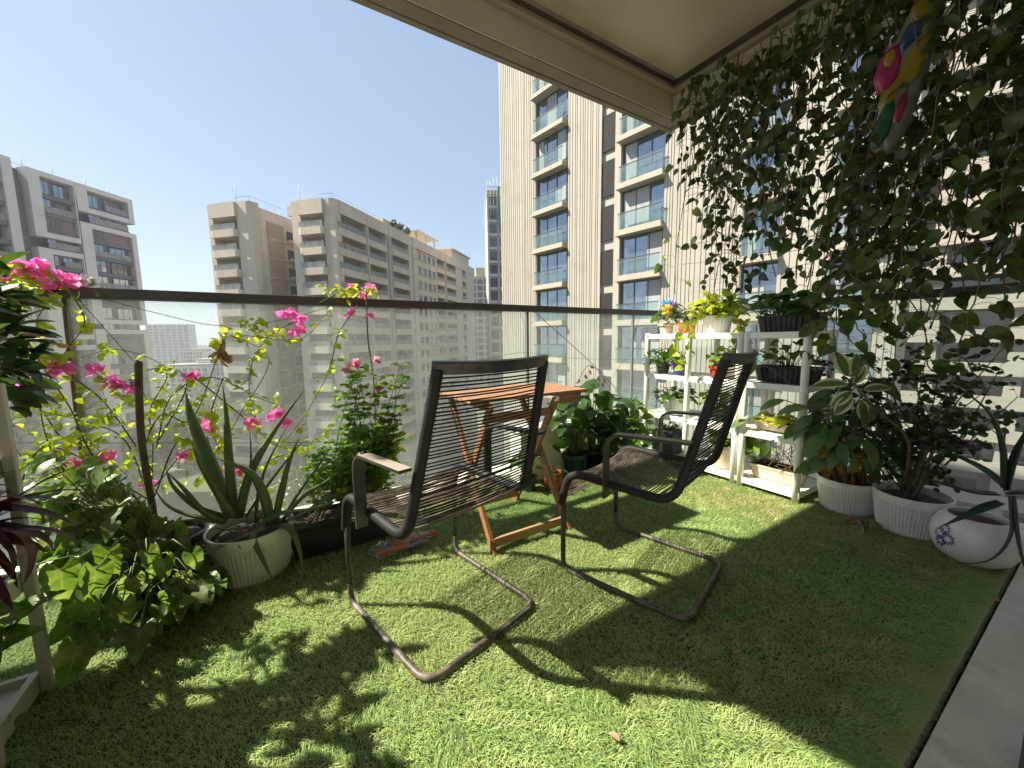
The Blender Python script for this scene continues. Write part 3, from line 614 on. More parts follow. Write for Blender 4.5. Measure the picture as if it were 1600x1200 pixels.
for i in range(26):
    px = 60+22*i+rng.normal()*9; D = 75+60*rng.random()
    if px > 330: D = 45+22*rng.random()
    k = (px-800)/604.; f = A([math.sin(YAW), math.cos(YAW)]); r = A([math.cos(YAW), -math.sin(YAW)]); spots.append(((f+r*k)*D, D))
for i, (p, D) in enumerate(spots):
    lab = 'broad leafy tree among the far trees below the balcony, seen through the glass'
    s = .85+.4*rng.random()
    if i < 3:
        a, c = tree(13, 5.2, i); t = thing('broadleaf_tree', lab, 'tree', (p[0], p[1], GZ), rng.random()*6, 'trees far below the balcony'); a.build('trunk', M['bark'], t); c.build('crown', M['foliage1'], t); t.scale = (s,)*3; protos.append(t)
    else: dup(protos[i % 3], (p[0], p[1], GZ), rng.random()*6, scale=s)
# woods and skyline that read as masses
b = MB()
for i in range(9000):
    px = 20+560*rng.random(); D = 130+260*rng.random()**1.3; k = (px-800)/604.; f = A([math.sin(YAW), math.cos(YAW)]); r = A([math.cos(YAW), -math.sin(YAW)]); p = (f+r*k)*D
    hh = 7+3*math.sin(p[0]*.11)+2*math.cos(p[1]*.13); leaf(b, (p[0], p[1], GZ+hh*rng.random()**.4), rv(), A([0, 0, 1.])+rv(.6), 2.6, 2.2, 'ovate')
struct(b.build('distant_woods', M['foliage1']), 'stuff')
b = MB()
for i in range(170):
    px = -300+1500*rng.random(); D = 600+1800*rng.random(); k = (px-800)/604.; f = A([math.sin(YAW), math.cos(YAW)]); r = A([math.cos(YAW), -math.sin(YAW)]); p = (f+r*k)*D; ww = 12+20*rng.random(); h = 12+26*rng.random()**2
    box(b, p[0]-ww, p[0]+ww, p[1]-ww, p[1]+ww, GZ, GZ+h)
struct(b.build('distant_city', pmat('far_city', (.45, .45, .45), .9, .15, .03), smooth=False), 'stuff')

hz = MB(); box(hz, -2600, 2600, -400, 2600, GZ-1, 75); m, nt, out = new_mat('haze_air'); v = nd(nt, 'ShaderNodeVolumePrincipled', i_Density=.00045, i_Anisotropy=.2); v.inputs['Color'].default_value = (.86, .92, 1., 1); nt.links.new(v.outputs[0], out.inputs[1])
struct(hz.build('haze', m, smooth=False), 'stuff')
# ------------------------------------------------------------------ cord chairs
def wrap(pts, r, n=8, pitch=.0095):
    pts = resample(pts, pitch/2); return pts, np.where(np.arange(len(pts)) % 2 == 0, r, r*.84), n
def make_chair(label, loc, rot, arms=('armblack', 'armblack')):
    t = thing('cord_armchair', label, 'armchair', loc, rot, 'cantilever cord armchairs on the turf')
    W = .243; prof = [(-.615, .915), (-.44, .432), (.012, .452)]                       # side profile (y forward, z)
    TW = .84
    side = lambda x: fillet([(x*TW, -.572, .920), (x, -.444, .428), (x, -.02, .446), (x, .012, .30)], .075, 7)
    leg = lambda x: fillet([(x, .008, .325), (x, .012, .012), (x*.96, -.50, .012)], .055, 7)
    b = MB(); q = fillet([(W, .004, .10), (W, .006, .013), (W*.97, -.505, .013), (-W*.97, -.505, .013), (-W, .006, .013), (-W, .004, .10)], .062, 7); tube(b, resample(q, .02), .0105, 10)
    b.build('base_frame', M['base'], t)
    for s in (-1, 1):
        b = MB(); tube(b, [(s*W, .003, .330), (s*W, .0035, .22), (s*W, .0045, .09)], .0109, 10); b.build('leg', M['frame'], t)
    for s in (-1, 1):
        b = MB(); p, r, n = wrap(side(s*W), .0175); tube(b, p, r, 9); b.build('wrapped_rail', M['cord'], t)
    def pt(s, x, sag):
        P = resample(side(0), .002); i = int(np.clip(s, 0, 1)*(len(P)-1)); return P[i]
    P = resample(side(0), .002); L = len(P)
    ib = int(np.argmin(np.linalg.norm(P-A([0, -.444, .428]), axis=1)))
    ex = int(np.argmin(np.abs(P[:, 1]+.02)+np.abs(P[:, 2]-.446)))
    def cords(i0, i1, step, name, mat, sag_dir, sag):
        b = MB(); i = i0
        while i < i1:
            c = P[int(i)]; g = rng.random()*.06+.97; wl = W*(1-(1-TW)*max(0, (c[2]-.44)/.48)); xs = np.linspace(-wl, wl, 7); sg = sag*g*(1-(xs/wl)**2)
            sd = A(sag_dir, float); line = np.stack([xs, c[1]+sd[1]*sg+rng.normal()*.0012, c[2]+sd[2]*sg+rng.normal()*.0012], 1)
            tube(b, line, .0025, 5); i += step
        b.build(name, mat, t)
    cords(8, ib-14, 5.8, 'back_cords', M['cord'], (0, -.9, -.3), .010)
    cords(ib-10, L-8, 5.7, 'seat_cords', M['seatcord'], (0, 0, -1), .014)
    b = MB(); wt = W*TW+.014; xs = np.linspace(-wt, wt, 13); sg = .040*(1-(xs/wt)**2)
    c = np.stack([xs, -.570-sg*.85, .926-sg*.14], 1)
    V = []
    for q in c: V += [q+A([0, .011, -.016]), q+A([0, -.006, -.021]), q+A([0, -.014, .012]), q+A([0, .005, .017])]
    n = len(c); f = [[4*i+j, 4*i+(j+1) % 4, 4*i+4+(j+1) % 4, 4*i+4+j] for i in range(n-1) for j in range(4)]
    b.add(V, [f, [[3, 2, 1, 0], [4*n-4, 4*n-3, 4*n-2, 4*n-1]]]); b.build('top_rail', M['frame'], t, bevel=.003, auto=40)
    for s in (-1, 1):
        x = s*(W+.028); p = resample(fillet([(x, -.205, .395), (x, -.205, .642), (x, -.505, .655)], .06, 7), .015); b = MB(); V = []
        Tn = np.gradient(p, axis=0); Tn /= np.linalg.norm(Tn, axis=1)[:, None]
        for q, d in zip(p, Tn):
            nn = np.cross(d, (1., 0, 0)); V += [q+A([.019*a, 0, 0])+nn*.0045*c_ for a, c_ in ((-1, -1), (1, -1), (1, 1), (-1, 1))]
        n = len(p); f = [[4*i+j, 4*i+(j+1) % 4, 4*i+4+(j+1) % 4, 4*i+4+j] for i in range(n-1) for j in range(4)]
        top_f = [q for k_, q in enumerate(f) if k_ % 4 == 2 and abs(Tn[k_//4][1]) > .5]; f = [q for k_, q in enumerate(f) if not (k_ % 4 == 2 and abs(Tn[k_//4][1]) > .5)]
        b.add(V, [f, [[3, 2, 1, 0], [4*n-4, 4*n-3, 4*n-2, 4*n-1]]]); b.add(V, [top_f], mi=1); b.build('arm', [M['armblack'], M[arms[0 if s < 0 else 1]]], t, auto=40)
    return t
chL = make_chair('black cord armchair seen from behind, nearest the flower pots with its back toward the camera', (.415, 1.525, .006), math.atan2(.105, .45), ('armdust', 'armblack'))
make_chair('black cord armchair turned sideways, standing in front of the white plant shelves', (1.222, 1.278, .006), R(17))
# ------------------------------------------------------------------ folding table
t = thing('folding_table', 'small slatted wooden folding table with crossed legs between the two chairs', 'table', (1.10, 1.72, 0))
b = MB(); x0, x1 = -.365, .345; yy = np.linspace(-.16, .25, 9)
for i in range(8): box(b, x0, x1, yy[i]+.003, yy[i+1]-.003, .706, .722)
for x in (-.27, .26): box(b, x-.018, x+.018, -.13, .22, .668, .704)
b.build('table_top', M['teak'], t, smooth=False, bevel=.002)
for x, s in ((-.30, 1), (.145, 1), (-.268, -1), (.113, -1)):
    b = MB(); y0, y1 = -.24, .235
    p, q = ((x, y0, .0), (x, y1, .69)) if s > 0 else ((x, y1, .0), (x, y0+.07, .69))
    beam(b, p, q, .02, .036, (0, -1, .6)); b.build('leg', M['teakleg'], t, smooth=False, bevel=.002)
b = MB(); beam(b, (-.289, -.212, .045), (.134, -.212, .045), .018, .042); b.build('stretcher', M['teak'], t, smooth=False, bevel=.002)
b = MB(); beam(b, (-.257, .2, .06), (.102, .2, .06), .018, .04); b.build('stretcher', M['teak'], t, smooth=False, bevel=.002)
b = MB(); beam(b, (-.257, -.13, .62), (.102, -.13, .62), .018, .04); b.build('stretcher', M['teak'], t, smooth=False, bevel=.002)
for x in (-.079,):
    b = MB(); tube(b, [(-.31, -.0, .345), (.155, -.0, .345)], .005, 8); b.build('pivot_rod', M['rail'], t)
b = MB(); box(b, .16, .30, -.155, -.135, .655, .704); b.build('bracket', M['teak'], t, smooth=False, bevel=.003)

# ------------------------------------------------------------------ white plastic racks
SX0, SX1 = 2.572, 2.955
def rack(label, y0, y1, mids):
    t = thing('plastic_rack', label, 'plant rack', (0, y0, 0.0), 0, None)
    Ln = y1-y0
    for z in (.065, .385, .70, 1.015):
        b = MB(); box(b, SX0+.004, SX1-.004, .006, Ln-.006, z-.012, z-.004)
        for (a0, a1, c0, c1) in ((SX0, SX0+.012, 0, Ln), (SX1-.012, SX1, 0, Ln), (SX0+.0121, SX1-.0121, 0, .012), (SX0+.0121, SX1-.0121, Ln-.012, Ln)): box(b, a0, a1, c0, c1, z-.034, z+.004)
        for i in range(3): box(b, SX0+.1+i*.09, SX0+.106+i*.09, .013, Ln-.013, z-.03, z-.0121)
        b.build('shelf', M['plastic'], t, smooth=False, bevel=.003)
    for y in [.02]+mids+[Ln-.02]:
        for x, sx in ((SX0+.018, 1), (SX1-.02, 1)):
            b = MB(); r = .023
            prof = []
            for z0, z1 in ((0, .03), (.0701, .35), (.39, .665), (.705, .98)):
                pass
            V = MB(); ring = [(r, 0), (r, .35), (r*.9, .356), (r*.9, .366), (r, .372), (r, .664), (r*.9, .67), (r*.9, .68), (r, .686), (r, .982), (r*.9, .99), (r*.9, 1.0), (r, 1.005), (r, 1.021), (r*.8, 1.026), (0.0001, 1.027)]
            lathe(V, ring, 16, (x-.006 if x < 2.7 else x+.004, y, .0), squash=.85); V.build('post', M['plastic'], t)
    return t
rack('white plastic plant rack beside the ribbed pots, with a black trough on its top shelf', .972, 1.338, [])
rack('longer white plastic plant rack holding white and red pots on its top shelf', 1.343, 2.115, [.385])

# ------------------------------------------------------------------ pots and plants
def ribbed_pot(t, r, h, mat='potwhite', rib=60, soil=True, c=(0, 0, 0), name='pot'):
    rb = r*.82; b = MB(); rz = h*.78
    lathe(b, [(rb*.98, 0), (rb, .004), (rb+(r-rb)*.1, h*.08), (r*.965, rz-.006), (r*.99, rz), (r*1.0, rz+.004), (r*1.015, h-.006), (r*1.02, h), (r*.97, h), (r*.95, h-.03), (r*.94, h-.045)], rib*4, c, (4, r*.024, h*.07, rz-.005))
    b.build(name, M[mat], t, auto=50)
    if soil: soil_disc(t, r*.945, h-.028, c)
def soil_disc(t, r, z, c=(0, 0, 0)):
    b = MB(); lathe(b, [(r, z-.012), (r*.7, z+.004), (r*.3, z+.008), (.0001, z+.01)], 24, c); b.build('soil', M['soil'], t)
def plain_pot(t, r, h, mat, c=(0, 0, 0), taper=.75, lip=.008, n=28):
    b = MB(); rb = r*taper; lathe(b, [(rb, 0), (rb+(r-rb)*.75, h*.76), (r+lip*.2, h*.8), (r+lip, h*.82), (r+lip, h), (r, h), (r*.93, h-.02)], n, c); b.build('pot', M[mat], t, auto=40); soil_disc(t, r*.95, h-.018, c)
def trough(t, Lx, Ly, h, mat, ribs=True):
    b = MB(); tp = .86
    def rect(s, z, g=0):
        out = []; x, y, r = Lx/2*s+g, Ly/2*s+g, .02
        for cx, cy, a0 in ((x-r, y-r, 0), (-x+r, y-r, 90), (-x+r, -y+r, 180), (x-r, -y+r, 270)): out += [(cx+r*math.cos(R(a0+k*30)), cy+r*math.sin(R(a0+k*30)), z) for k in range(4)]
        return out
    lv = [rect(tp, 0), rect(.955, h*.84), rect(1, h*.845), rect(1.01, h*.86), rect(1.015, h*.99), rect(1., h), rect(.96, h), rect(.95, h*.86)]
    n = 16; V = sum(lv, []); f = [[k*n+i, k*n+(i+1) % n, (k+1)*n+(i+1) % n, (k+1)*n+i] for k in range(len(lv)-1) for i in range(n)]
    b.add(V, [f, [list(range(n))[::-1]]])
    if ribs:
        for ax in (0, 1):
            Lr = (Lx, Ly)[ax]; m = int(Lr*.82/.03)
            for sgn in (-1, 1):
                for i in range(m):
                    u = -Lr*.41+Lr*.82*(i+.5)/m; off = (Ly, Lx)[ax]/2*sgn; P0 = [0, 0, .006]; P1 = [0, 0, h*.82]
                    P0[ax] = u*tp; P1[ax] = u*.955; P0[1-ax] = off*(tp+.01); P1[1-ax] = off*.957; tube(b, [P0, P1], .009, 6, flat=.8)
    b.build('trough', M[mat], t, auto=40)
    b = MB(); b.add([(x*.95, y*.95, h*.88) for x, y in ((-Lx/2, -Ly/2), (Lx/2, -Ly/2), (Lx/2, Ly/2), (-Lx/2, Ly/2))], [[0, 1, 2, 3]]); b.build('soil', M['soil'], t, smooth=False)
def bushy(t, n, c, spread, hts, L, kind, mat, stem='gstem', asp=.75, droop=.9, fold=.2, name='foliage', out=.6, rs=.0025, origin=(0, 0), wave=0.03):
    fb, sb = MB(), MB()
    for i in range(n):
        a = rng.random()*6.283; q = math.sqrt(rng.random()); o = A([c[0]+origin[0], c[1]+origin[1], c[2]])+A([math.cos(a), math.sin(a), 0])*spread*.25*q
        e = A([c[0]+math.cos(a)*spread*q, c[1]+math.sin(a)*spread*q, c[2]+hts[0]+(hts[1]-hts[0])*rng.random()*(1.15-.5*q)])
        m = (o+e)/2+A([0, 0, .25*abs(e[2]-o[2])+.01])
        p = smooth_path([o, m, e], 6); tube(sb, p, np.linspace(rs, rs*.6, 6), 4)
        l = L*(.65+.6*rng.random()); d = A([math.cos(a), math.sin(a), .3])*out+rv(.35)
        leaf(fb, e, d, A([0, 0, 1.])+rv(.35), l, l*asp, kind, droop*(.5+rng.random()), fold, wave=wave)
    sb.build('stems', M[stem], t); return fb.build(name, M[mat], t)
def trailing(t, starts, n, L, kind, mat, stem='gstem', asp=.8, length=.4, name='trailing_shoot', jit=.02):
    for (o, d0) in starts:
        fb, sb = MB(), MB(); p = [A(o, float)]; d = nrm(d0); 
        for i in range(12): d = nrm(d+A([0, 0, -.22])+rv(.18)); p.append(p[-1]+d*length/12*(.7+.6*rng.random()))
        P = smooth_path(p, 26); tube(sb, P, .002, 4)
        for i in range(n):
            q = P[int((i+.5)/n*25)]; l = L*(.6+.6*rng.random()); leaf(fb, q, rv()*.6+A([0, 0, -.5]), rv(.5)+A([-.5, -.6, .4]), l, l*asp, kind, .5, .15)
        o_ = sb.build(name, M[stem], t); fb.build('leaves', M[mat], o_)
def world_to(t, p): return A(p, float)-A(t.location)
def aloe_leaf(b, pts, w0, th=.35, twist=0., n=14):
    P = smooth_path(pts, n); T_ = np.gradient(P, axis=0); T_ /= np.linalg.norm(T_, axis=1)[:, None]
    V, at = [], []; s = np.cross(T_[0]+A([.25, -.3, 0]), (0, 0, 1.)); s = nrm(s)
    for i in range(n):
        u = i/(n-1); w_ = w0*(1-u**1.8)*(.85+.3*math.sin(min(1, u*3)*1.57))*.8+.0008; s = nrm(s-T_[i]*np.dot(s, T_[i])); nn = np.cross(s, T_[i])
        for x, y in ((-1, .30), (-.55, .06), (0, -.02), (.55, .06), (1, .30), (.6, -.38), (0, -.62), (-.6, -.38)): V.append(P[i]+s*x*w_+nn*y*w_*th*2.4); at.append((abs(x)*.5, u, rng.random()*.2+.4))
    i, j = np.meshgrid(np.arange(n-1), np.arange(8), indexing='ij'); i = i.ravel(); j = j.ravel(); k = (j+1) % 8
    b.add(V, [np.stack([i*8+j, (i+1)*8+j, (i+1)*8+k, i*8+k], 1), [list(range(8))]], A(at))
    tm = [(P[i]+np.cross(T_[i], (0, 0, 1.))*0) for i in range(0)]

# aloe in the ribbed white pot
base = A([-.145, 1.945, 0.])
t = thing('potted_aloe', 'large spreading aloe in a ribbed white pot beside the black trough', 'potted plant', base)
ribbed_pot(t, .158, .215)
b = MB(); Bw = lambda px, py, Y: world_to(t, wy(px, py, Y))
AL = [([(365, 808), (340, 772), (312, 724), (300, 692)], (1.9, 1.86), .018), ([(440, 814), (470, 764), (500, 722), (516, 696)], (1.98, 2.08), .02), ([(400, 820), (440, 802), (500, 792), (532, 772)], (1.84, 1.8), .017), ([(378, 806), (386, 760), (392, 720), (390, 668)], (2.0, 2.1), .02), ([(348, 812), (300, 806), (262, 790), (240, 762)], (1.95, 1.98), .017),
      ([(362, 808), (328, 725), (300, 655), (290, 612)], (1.96, 2.06), .030), ([(368, 808), (360, 730), (355, 660), (348, 600)], (1.97, 1.97), .024), ([(374, 808), (392, 740), (430, 672), (476, 608)], (1.95, 1.93), .030),
      ([(358, 808), (310, 792), (272, 760), (258, 728)], (1.93, 1.92), .030), ([(352, 815), (318, 800), (288, 765), (262, 738)], (1.9, 1.85), .024), ([(356, 806), (338, 750), (326, 705), (324, 680)], (2.0, 2.06), .018),
      ([(424, 818), (412, 772), (390, 738), (338, 716)], (1.88, 1.80), .022), ([(430, 818), (440, 770), (452, 722), (468, 682)], (1.9, 1.9), .027), ([(436, 818), (474, 775), (516, 748), (552, 728)], (1.92, 1.96), .022), ([(440, 820), (490, 792), (540, 764), (556, 752)], (1.9, 1.92), .017),
      ([(430, 822), (452, 826), (468, 862), (476, 918)], (1.86, 1.74), .020), ([(418, 824), (396, 836), (412, 876), (431, 916)], (1.84, 1.72), .017), ([(412, 826), (370, 842), (328, 862), (303, 874)], (1.86, 1.76), .015), ([(384, 806), (420, 755), (458, 706), (474, 690)], (2.0, 2.06), .018),
      ([(350, 818), (308, 812), (276, 816), (256, 830)], (1.9, 1.82), .013), ([(400, 815), (404, 770), (420, 720), (452, 660)], (1.98, 2.05), .016)]
for px, (ya, yb), w0 in AL:
    aloe_leaf(b, [Bw(x, y, ya+(yb-ya)*i/3) for i, (x, y) in enumerate(px)], w0*1.08)
b.build('leaves', M['aloe'], t)
for i in range(7):
    b = MB(); a = rng.random()*6.3; tube(b, smooth_path([(.06*math.cos(a), .06*math.sin(a), .2), (.13*math.cos(a), .13*math.sin(a), .24), (.17*math.cos(a+.3), .17*math.sin(a+.3), .19)], 6), .002, 4); b.build('dry_shoot', M['twig'], t)

# black trough with the rose bush
t = thing('rose_planter', 'black trough with a climbing rose bush behind the left chair', 'planter', (.235, 2.0, 0))
trough(t, .52, .2, .165, 'potblack', False)
fb, sb, ft = MB(), MB(), []
tipz = []
for i in range(38):
    o = A([-.17+.36*rng.random(), rng.normal()*.03, .15]); e = A([-.06+.40*rng.random()+o[0]*.3, .02+.16*rng.random(), .30+.60*rng.random()])
    if e[0] < .02: e[2] *= .7
    m = (o+e)/2+rv(.035); P = smooth_path([o, m, e], 14); tube(sb, P, np.linspace(.0035, .0014, 14), 5)
    for k in range(3, 14):
        for _ in range(2):
            d = rv(); d[2] = abs(d[2])*.3; d = nrm(d); r0 = P[k]; tip = r0+d*.045; tube(sb, [r0, tip], .0008, 3)
            for q, s in ((tip, 0), (r0+d*.032, 1), (r0+d*.032, -1), (r0+d*.018, 1), (r0+d*.018, -1)):
                sd = nrm(np.cross(d, (0, 0, 1.))); l = .031*(.7+.5*rng.random()); leaf(fb, q, d*(1 if s == 0 else .45)+sd*s, A([0, -.1, 1.])+rv(.45), l, l*.72, 'ovate', .4, .2)
cane = smooth_path([world_to(t, wy(588, 720, 2.1)), world_to(t, wy(584, 600, 2.18)), world_to(t, wy(575, 530, 2.22)), world_to(t, wy(572, 450, 2.24))], 20); tube(sb, cane, .004, 5)
sb.build('stems', M['gstem'], t); fb.build('foliage', M['rose'], t)
def blossom(t, p, r, mat, n=14, name='flower'):
    r *= 1.25
    b = MB()
    for i in range(n):
        a = rng.random()*6.28; d = nrm(A([math.cos(a), math.sin(a)*.9-.35, rng.normal()*.55+.15])); leaf(b, A(p)+d*r*.12+rv(r*.14), d, nrm(A([0, -1, .5])+rv(.5)), r*(.75+.35*rng.random()), r*.72, 'ovate', .5, .3, wave=.08)
    return b.build(name, M[mat], t)
for px, py, Y, r in ((553, 568, 2.08, .026), (588, 563, 2.1, .02), (592, 605, 2.02, .022), (540, 578, 2.08, .018)): blossom(t, world_to(t, wy(px, py, Y)), r, 'pink', 16)

# bougainvillea trained along the railing
t = thing('bougainvillea', 'bougainvillea with magenta blooms trained on wires along the front glass', 'bougainvillea', (-.43, 2.08, 0))
b = MB(); lathe(b, [(.085, 0), (.115, .17), (.125, .175), (.125, .2), (.115, .2), (.11, .17)], 28); b.build('pot', M['potblack'], t, auto=40); soil_disc(t, .112, .185)
fb, sb = MB(), MB()
def bw(px, py, Y=2.2): return world_to(t, wy(px, py, Y))
ST = [[(233, 820), (240, 700), (238, 640), (262, 590), (240, 562), (180, 545), (120, 560)], [(238, 800), (225, 720), (252, 650), (300, 655), (340, 560), (352, 520), (400, 525), (470, 528), (520, 480)],
      [(236, 790), (200, 690), (140, 660), (60, 640), (20, 610)], [(240, 780), (280, 690), (330, 710), (380, 640), (420, 560), (350, 520)], [(232, 800), (150, 720), (110, 640), (60, 560), (30, 500), (15, 430)],
      [(240, 760), (300, 700), (350, 770), (420, 720), (470, 700), (530, 660)], [(236, 740), (170, 640), (130, 600), (80, 560), (60, 500), (90, 450)], [(244, 700), (270, 620), (330, 590), (400, 620), (450, 640)],
      [(230, 780), (100, 700), (40, 720), (10, 680)], [(250, 690), (290, 600), (268, 575), (215, 580), (190, 620), (150, 580)], [(350, 590), (330, 650), (345, 700), (390, 750), (375, 800)], [(300, 590), (380, 650), (440, 700), (500, 690)],
      [(560, 480), (530, 520), (515, 580), (480, 640), (440, 700)], [(60, 640), (110, 690), (180, 640), (230, 620)], [(460, 500), (425, 520), (395, 560), (390, 610), (410, 680)], [(120, 770), (80, 700), (68, 640), (62, 560)],
      [(95, 440), (130, 500), (110, 540), (60, 600)], [(30, 770), (60, 700), (130, 690), (200, 740)], [(500, 470), (540, 455), (565, 450), (590, 460)]]
for si, s in enumerate(ST):
    Y0 = 2.12+.13*rng.random()
    P = smooth_path([bw(x, y, Y0+(.04*math.sin(i*1.7+si)))+rv(.004) for i, (x, y) in enumerate(s)], 12*len(s)); tube(sb, P, np.linspace(.0032, .0012, len(P)), 5)
    m = len(P); cnt = int(m*.62)
    for k in range(cnt):
        i = int(m*.18+rng.random()*m*.81); hi = P[min(i, m-1)]
        if hi[2] > .55 and rng.random() < .25: continue
        d = rv(); d[2] = d[2]*.5-.1; l = .042*(.6+.7*rng.random()); leaf(fb, hi+rv(.008), d, A([.1, -.35, .9])+rv(.5), l, l*.66, 'ovate', .6, .25)
# leafy top shoots on the rail
for (px, py, n, sp_) in ((30, 432, 26, .05), (62, 428, 20, .04), (95, 460, 14, .04), (545, 457, 22, .045), (515, 452, 10, .03), (400, 515, 18, .035), (390, 505, 12, .03)):
    for k in range(n):
        l = .045*(.6+.6*rng.random()); leaf(fb, bw(px, py, 2.26)+rv(sp_)*A([1, .6, .35]), rv(), A([0, -.3, 1.])+rv(.5), l, l*.6, 'ovate', .6, .25)
# low bright fill behind the foliage
for k in range(190):
    px, py = 20+420*rng.random(), 620+150*rng.random(); l = .036*(.6+.7*rng.random()); leaf(fb, bw(px, py, 2.1+.16*rng.random()), rv(), A([0, -.3, 1.])+rv(.5), l, l*.65, 'ovate', .6, .25)
sb.build('stems', M['stem'], t); fb.build('foliage', M['boug'], t)
for px, py, r in ((12, 412, .03), (6, 432, .03), (47, 420, .034), (56, 412, .026), (70, 437, .032), (90, 440, .03), (106, 438, .036), (78, 452, .02), (97, 575, .036), (45, 597, .034), (30, 606, .03), (150, 578, .024), (185, 602, .022), (205, 608, .026), (172, 596, .024), (296, 588, .028), (140, 722, .03), (165, 716, .026), (120, 722, .026), (232, 757, .026), (318, 668, .034), (345, 735, .024), (374, 737, .024), (395, 660, .028), (430, 648, .034), (447, 662, .024), (449, 492, .034), (466, 500, .03), (470, 515, .022), (461, 520, .026), (286, 712, .024), (546, 488, .024), (577, 493, .02), (580, 448, .024), (567, 462, .022), (548, 447, .016)):
    blossom(t, bw(px, py, 2.2 if py > 470 else 2.27), r, 'magenta', 15)

# wooden stake with wires
t = thing('wooden_stake', 'rough wooden stake standing among the bougainvillea stems', 'stake', wz(243, 838, 0)*0+A([-.47, 2.02, 0]))
b = MB(); tube(b, smooth_path([(0, 0, 0), (.004, 0, .3), (-.004, .004, .62), (.012, .01, .90), (.016, .012, .935)], 18), np.r_[np.full(16, .0125), .013, .009], 8); b.build('stake', M['bark'], t)
b = MB()
for z in (.84, .85, .86, .55): tube(b, [(.0+.017*math.cos(a), .006+.017*math.sin(a), z+.002*math.sin(3*a)) for a in np.linspace(0, 6.4, 14)], .0018, 4)
b.build('wire_tie', M['wire'], t)
t = thing('garden_cane', 'dark thin cane holding a wooden spoon by the left end of the railing', 'cane', wy(112, 600, 2.26)*A([1, 1, 0]))
b = MB(); tube(b, smooth_path([(0.0, 0, 0), (-.004, .0, .5), (.006, .0, 1.0), (.01, .01, 1.19)], 12), .006, 7); b.build('cane', M['stem'], t)
p = wy(103, 541, 2.235)
t = thing('wooden_spoon', 'flat wooden ice cream spoon tied across the dark cane', 'wooden spoon', p); b = MB()
ol = [(x*.0052, y*.0052) for x, y in ((-5.5, .2), (-5, 1.2), (-3.6, 1.9), (-2, 2), (-.6, 1.4), (.8, .9), (5.6, .7), (5.8, -.2), (5.6, -.9), (1, -.9), (-.6, -1.3), (-2.2, -1.8), (-3.8, -1.6), (-5, -.9))]
puffy(b, ol, A([0, 0, 0]), A([.97, -.15, -.17]), nrm(A([.16, .05, .98])), .004); b.build('spoon', M['wood'], t)
t = thing('paper_scrap', 'crumpled white plastic scrap lying on the railing by the magenta flowers', 'plastic scrap', wy(135, 446, RY)*A([1, 1, 0])+A([0, 0, 1.236]))
b = MB()
for i in range(9): leaf(b, rv(.012)*A([1.5, .7, 0])+A([0, 0, .012]), A([rng.normal()*1.4, rng.normal()*.4, .35+.4*rng.random()]), rv(), .05, .035, 'ovate', .9, .6, wave=.2)
b.build('scrap', pmat('white_film', (.8, .82, .82), .3, .05, 9), t)
def wire(label, px, Y, r=.0014, name='wire'):
    P = [wy(x, y, Y if not isinstance(Y, list) else Y[i]) for i, (x, y) in enumerate(px)]; t = tag(None, '', '') if 0 else None
    b = MB(); c = A(P[0]); tube(b, smooth_path(A(P)-c, 8*len(P)), r, 5); o = b.build(name, M['wire']); o.location = tuple(c); return tag(o, label, 'wire')
wire('black wire running from the rail down to the top of the wooden stake', [(118, 462), (165, 515), (212, 568)], 2.26)
wire('black wire sagging from the rail past the two beige towers toward the pink rose tips', [(120, 455), (240, 488), (345, 509), (440, 500), (520, 478), (560, 470)], 2.25)
wire('thin dark wire stretched low across the glass behind the aloe', [(0, 692), (230, 692), (400, 692), (540, 690)], 2.24)
wire('black wire slanting from the rail down behind the table to the leafy pots', [(836, 488), (900, 545), (945, 588), (990, 640)], 2.24, .0022)
wire('thin wire tied between the two railing posts above the chair back', [(700, 572), (768, 560), (820, 551), (900, 560), (990, 562)], 2.27, .001)
wire('thin wire hanging from the rail in a fork beside the middle post', [(812, 489), (820, 510), (819, 550), (826, 568)], 2.27, .001)
wire('knotted wire beside the corner post, running down to the rack', [(1000, 492), (990, 530), (994, 512), (1004, 528), (970, 570), (958, 590)], 2.22, .0014)

# big leafy plant at the left
t = thing('syngonium', 'dense arrowhead plant with pale veined leaves spilling over the turf at the left', 'leafy plant', (-.44, 1.80, 0))
plain_pot(t, .12, .16, 'potblack')
fb, sb = MB(), MB()
for i in range(290):
    px, py = 60+280*rng.random()**.85, 0
    a = rng.random()
    top_ = 715+max(0, px-150)*.9; bot = 985-max(0, px-220)*.55
    py = top_+(bot-top_)*a; Y = 2.0-.42*a+rng.normal()*.04; e = wy(px, py, Y)
    if e[2] < .035: e[2] = .035+.04*rng.random()
    if e[0] < -.60 and e[1] < 1.62: e[0] = -.56
    e = world_to(t, e); o = A([rng.normal()*.03, rng.normal()*.03, .14]); tube(sb, smooth_path([o, (o+e)/2+A([0, 0, .06]), e], 6), .0022, 4)
    d = nrm(A([e[0]*1.2, e[1]-.25, -.1]))+rv(.35); l = .09*(.6+.55*rng.random()); leaf(fb, e, d, A([.15, -.45, 1.])+rv(.35), l, l*.72, 'arrow', .8, .22, wave=.05)
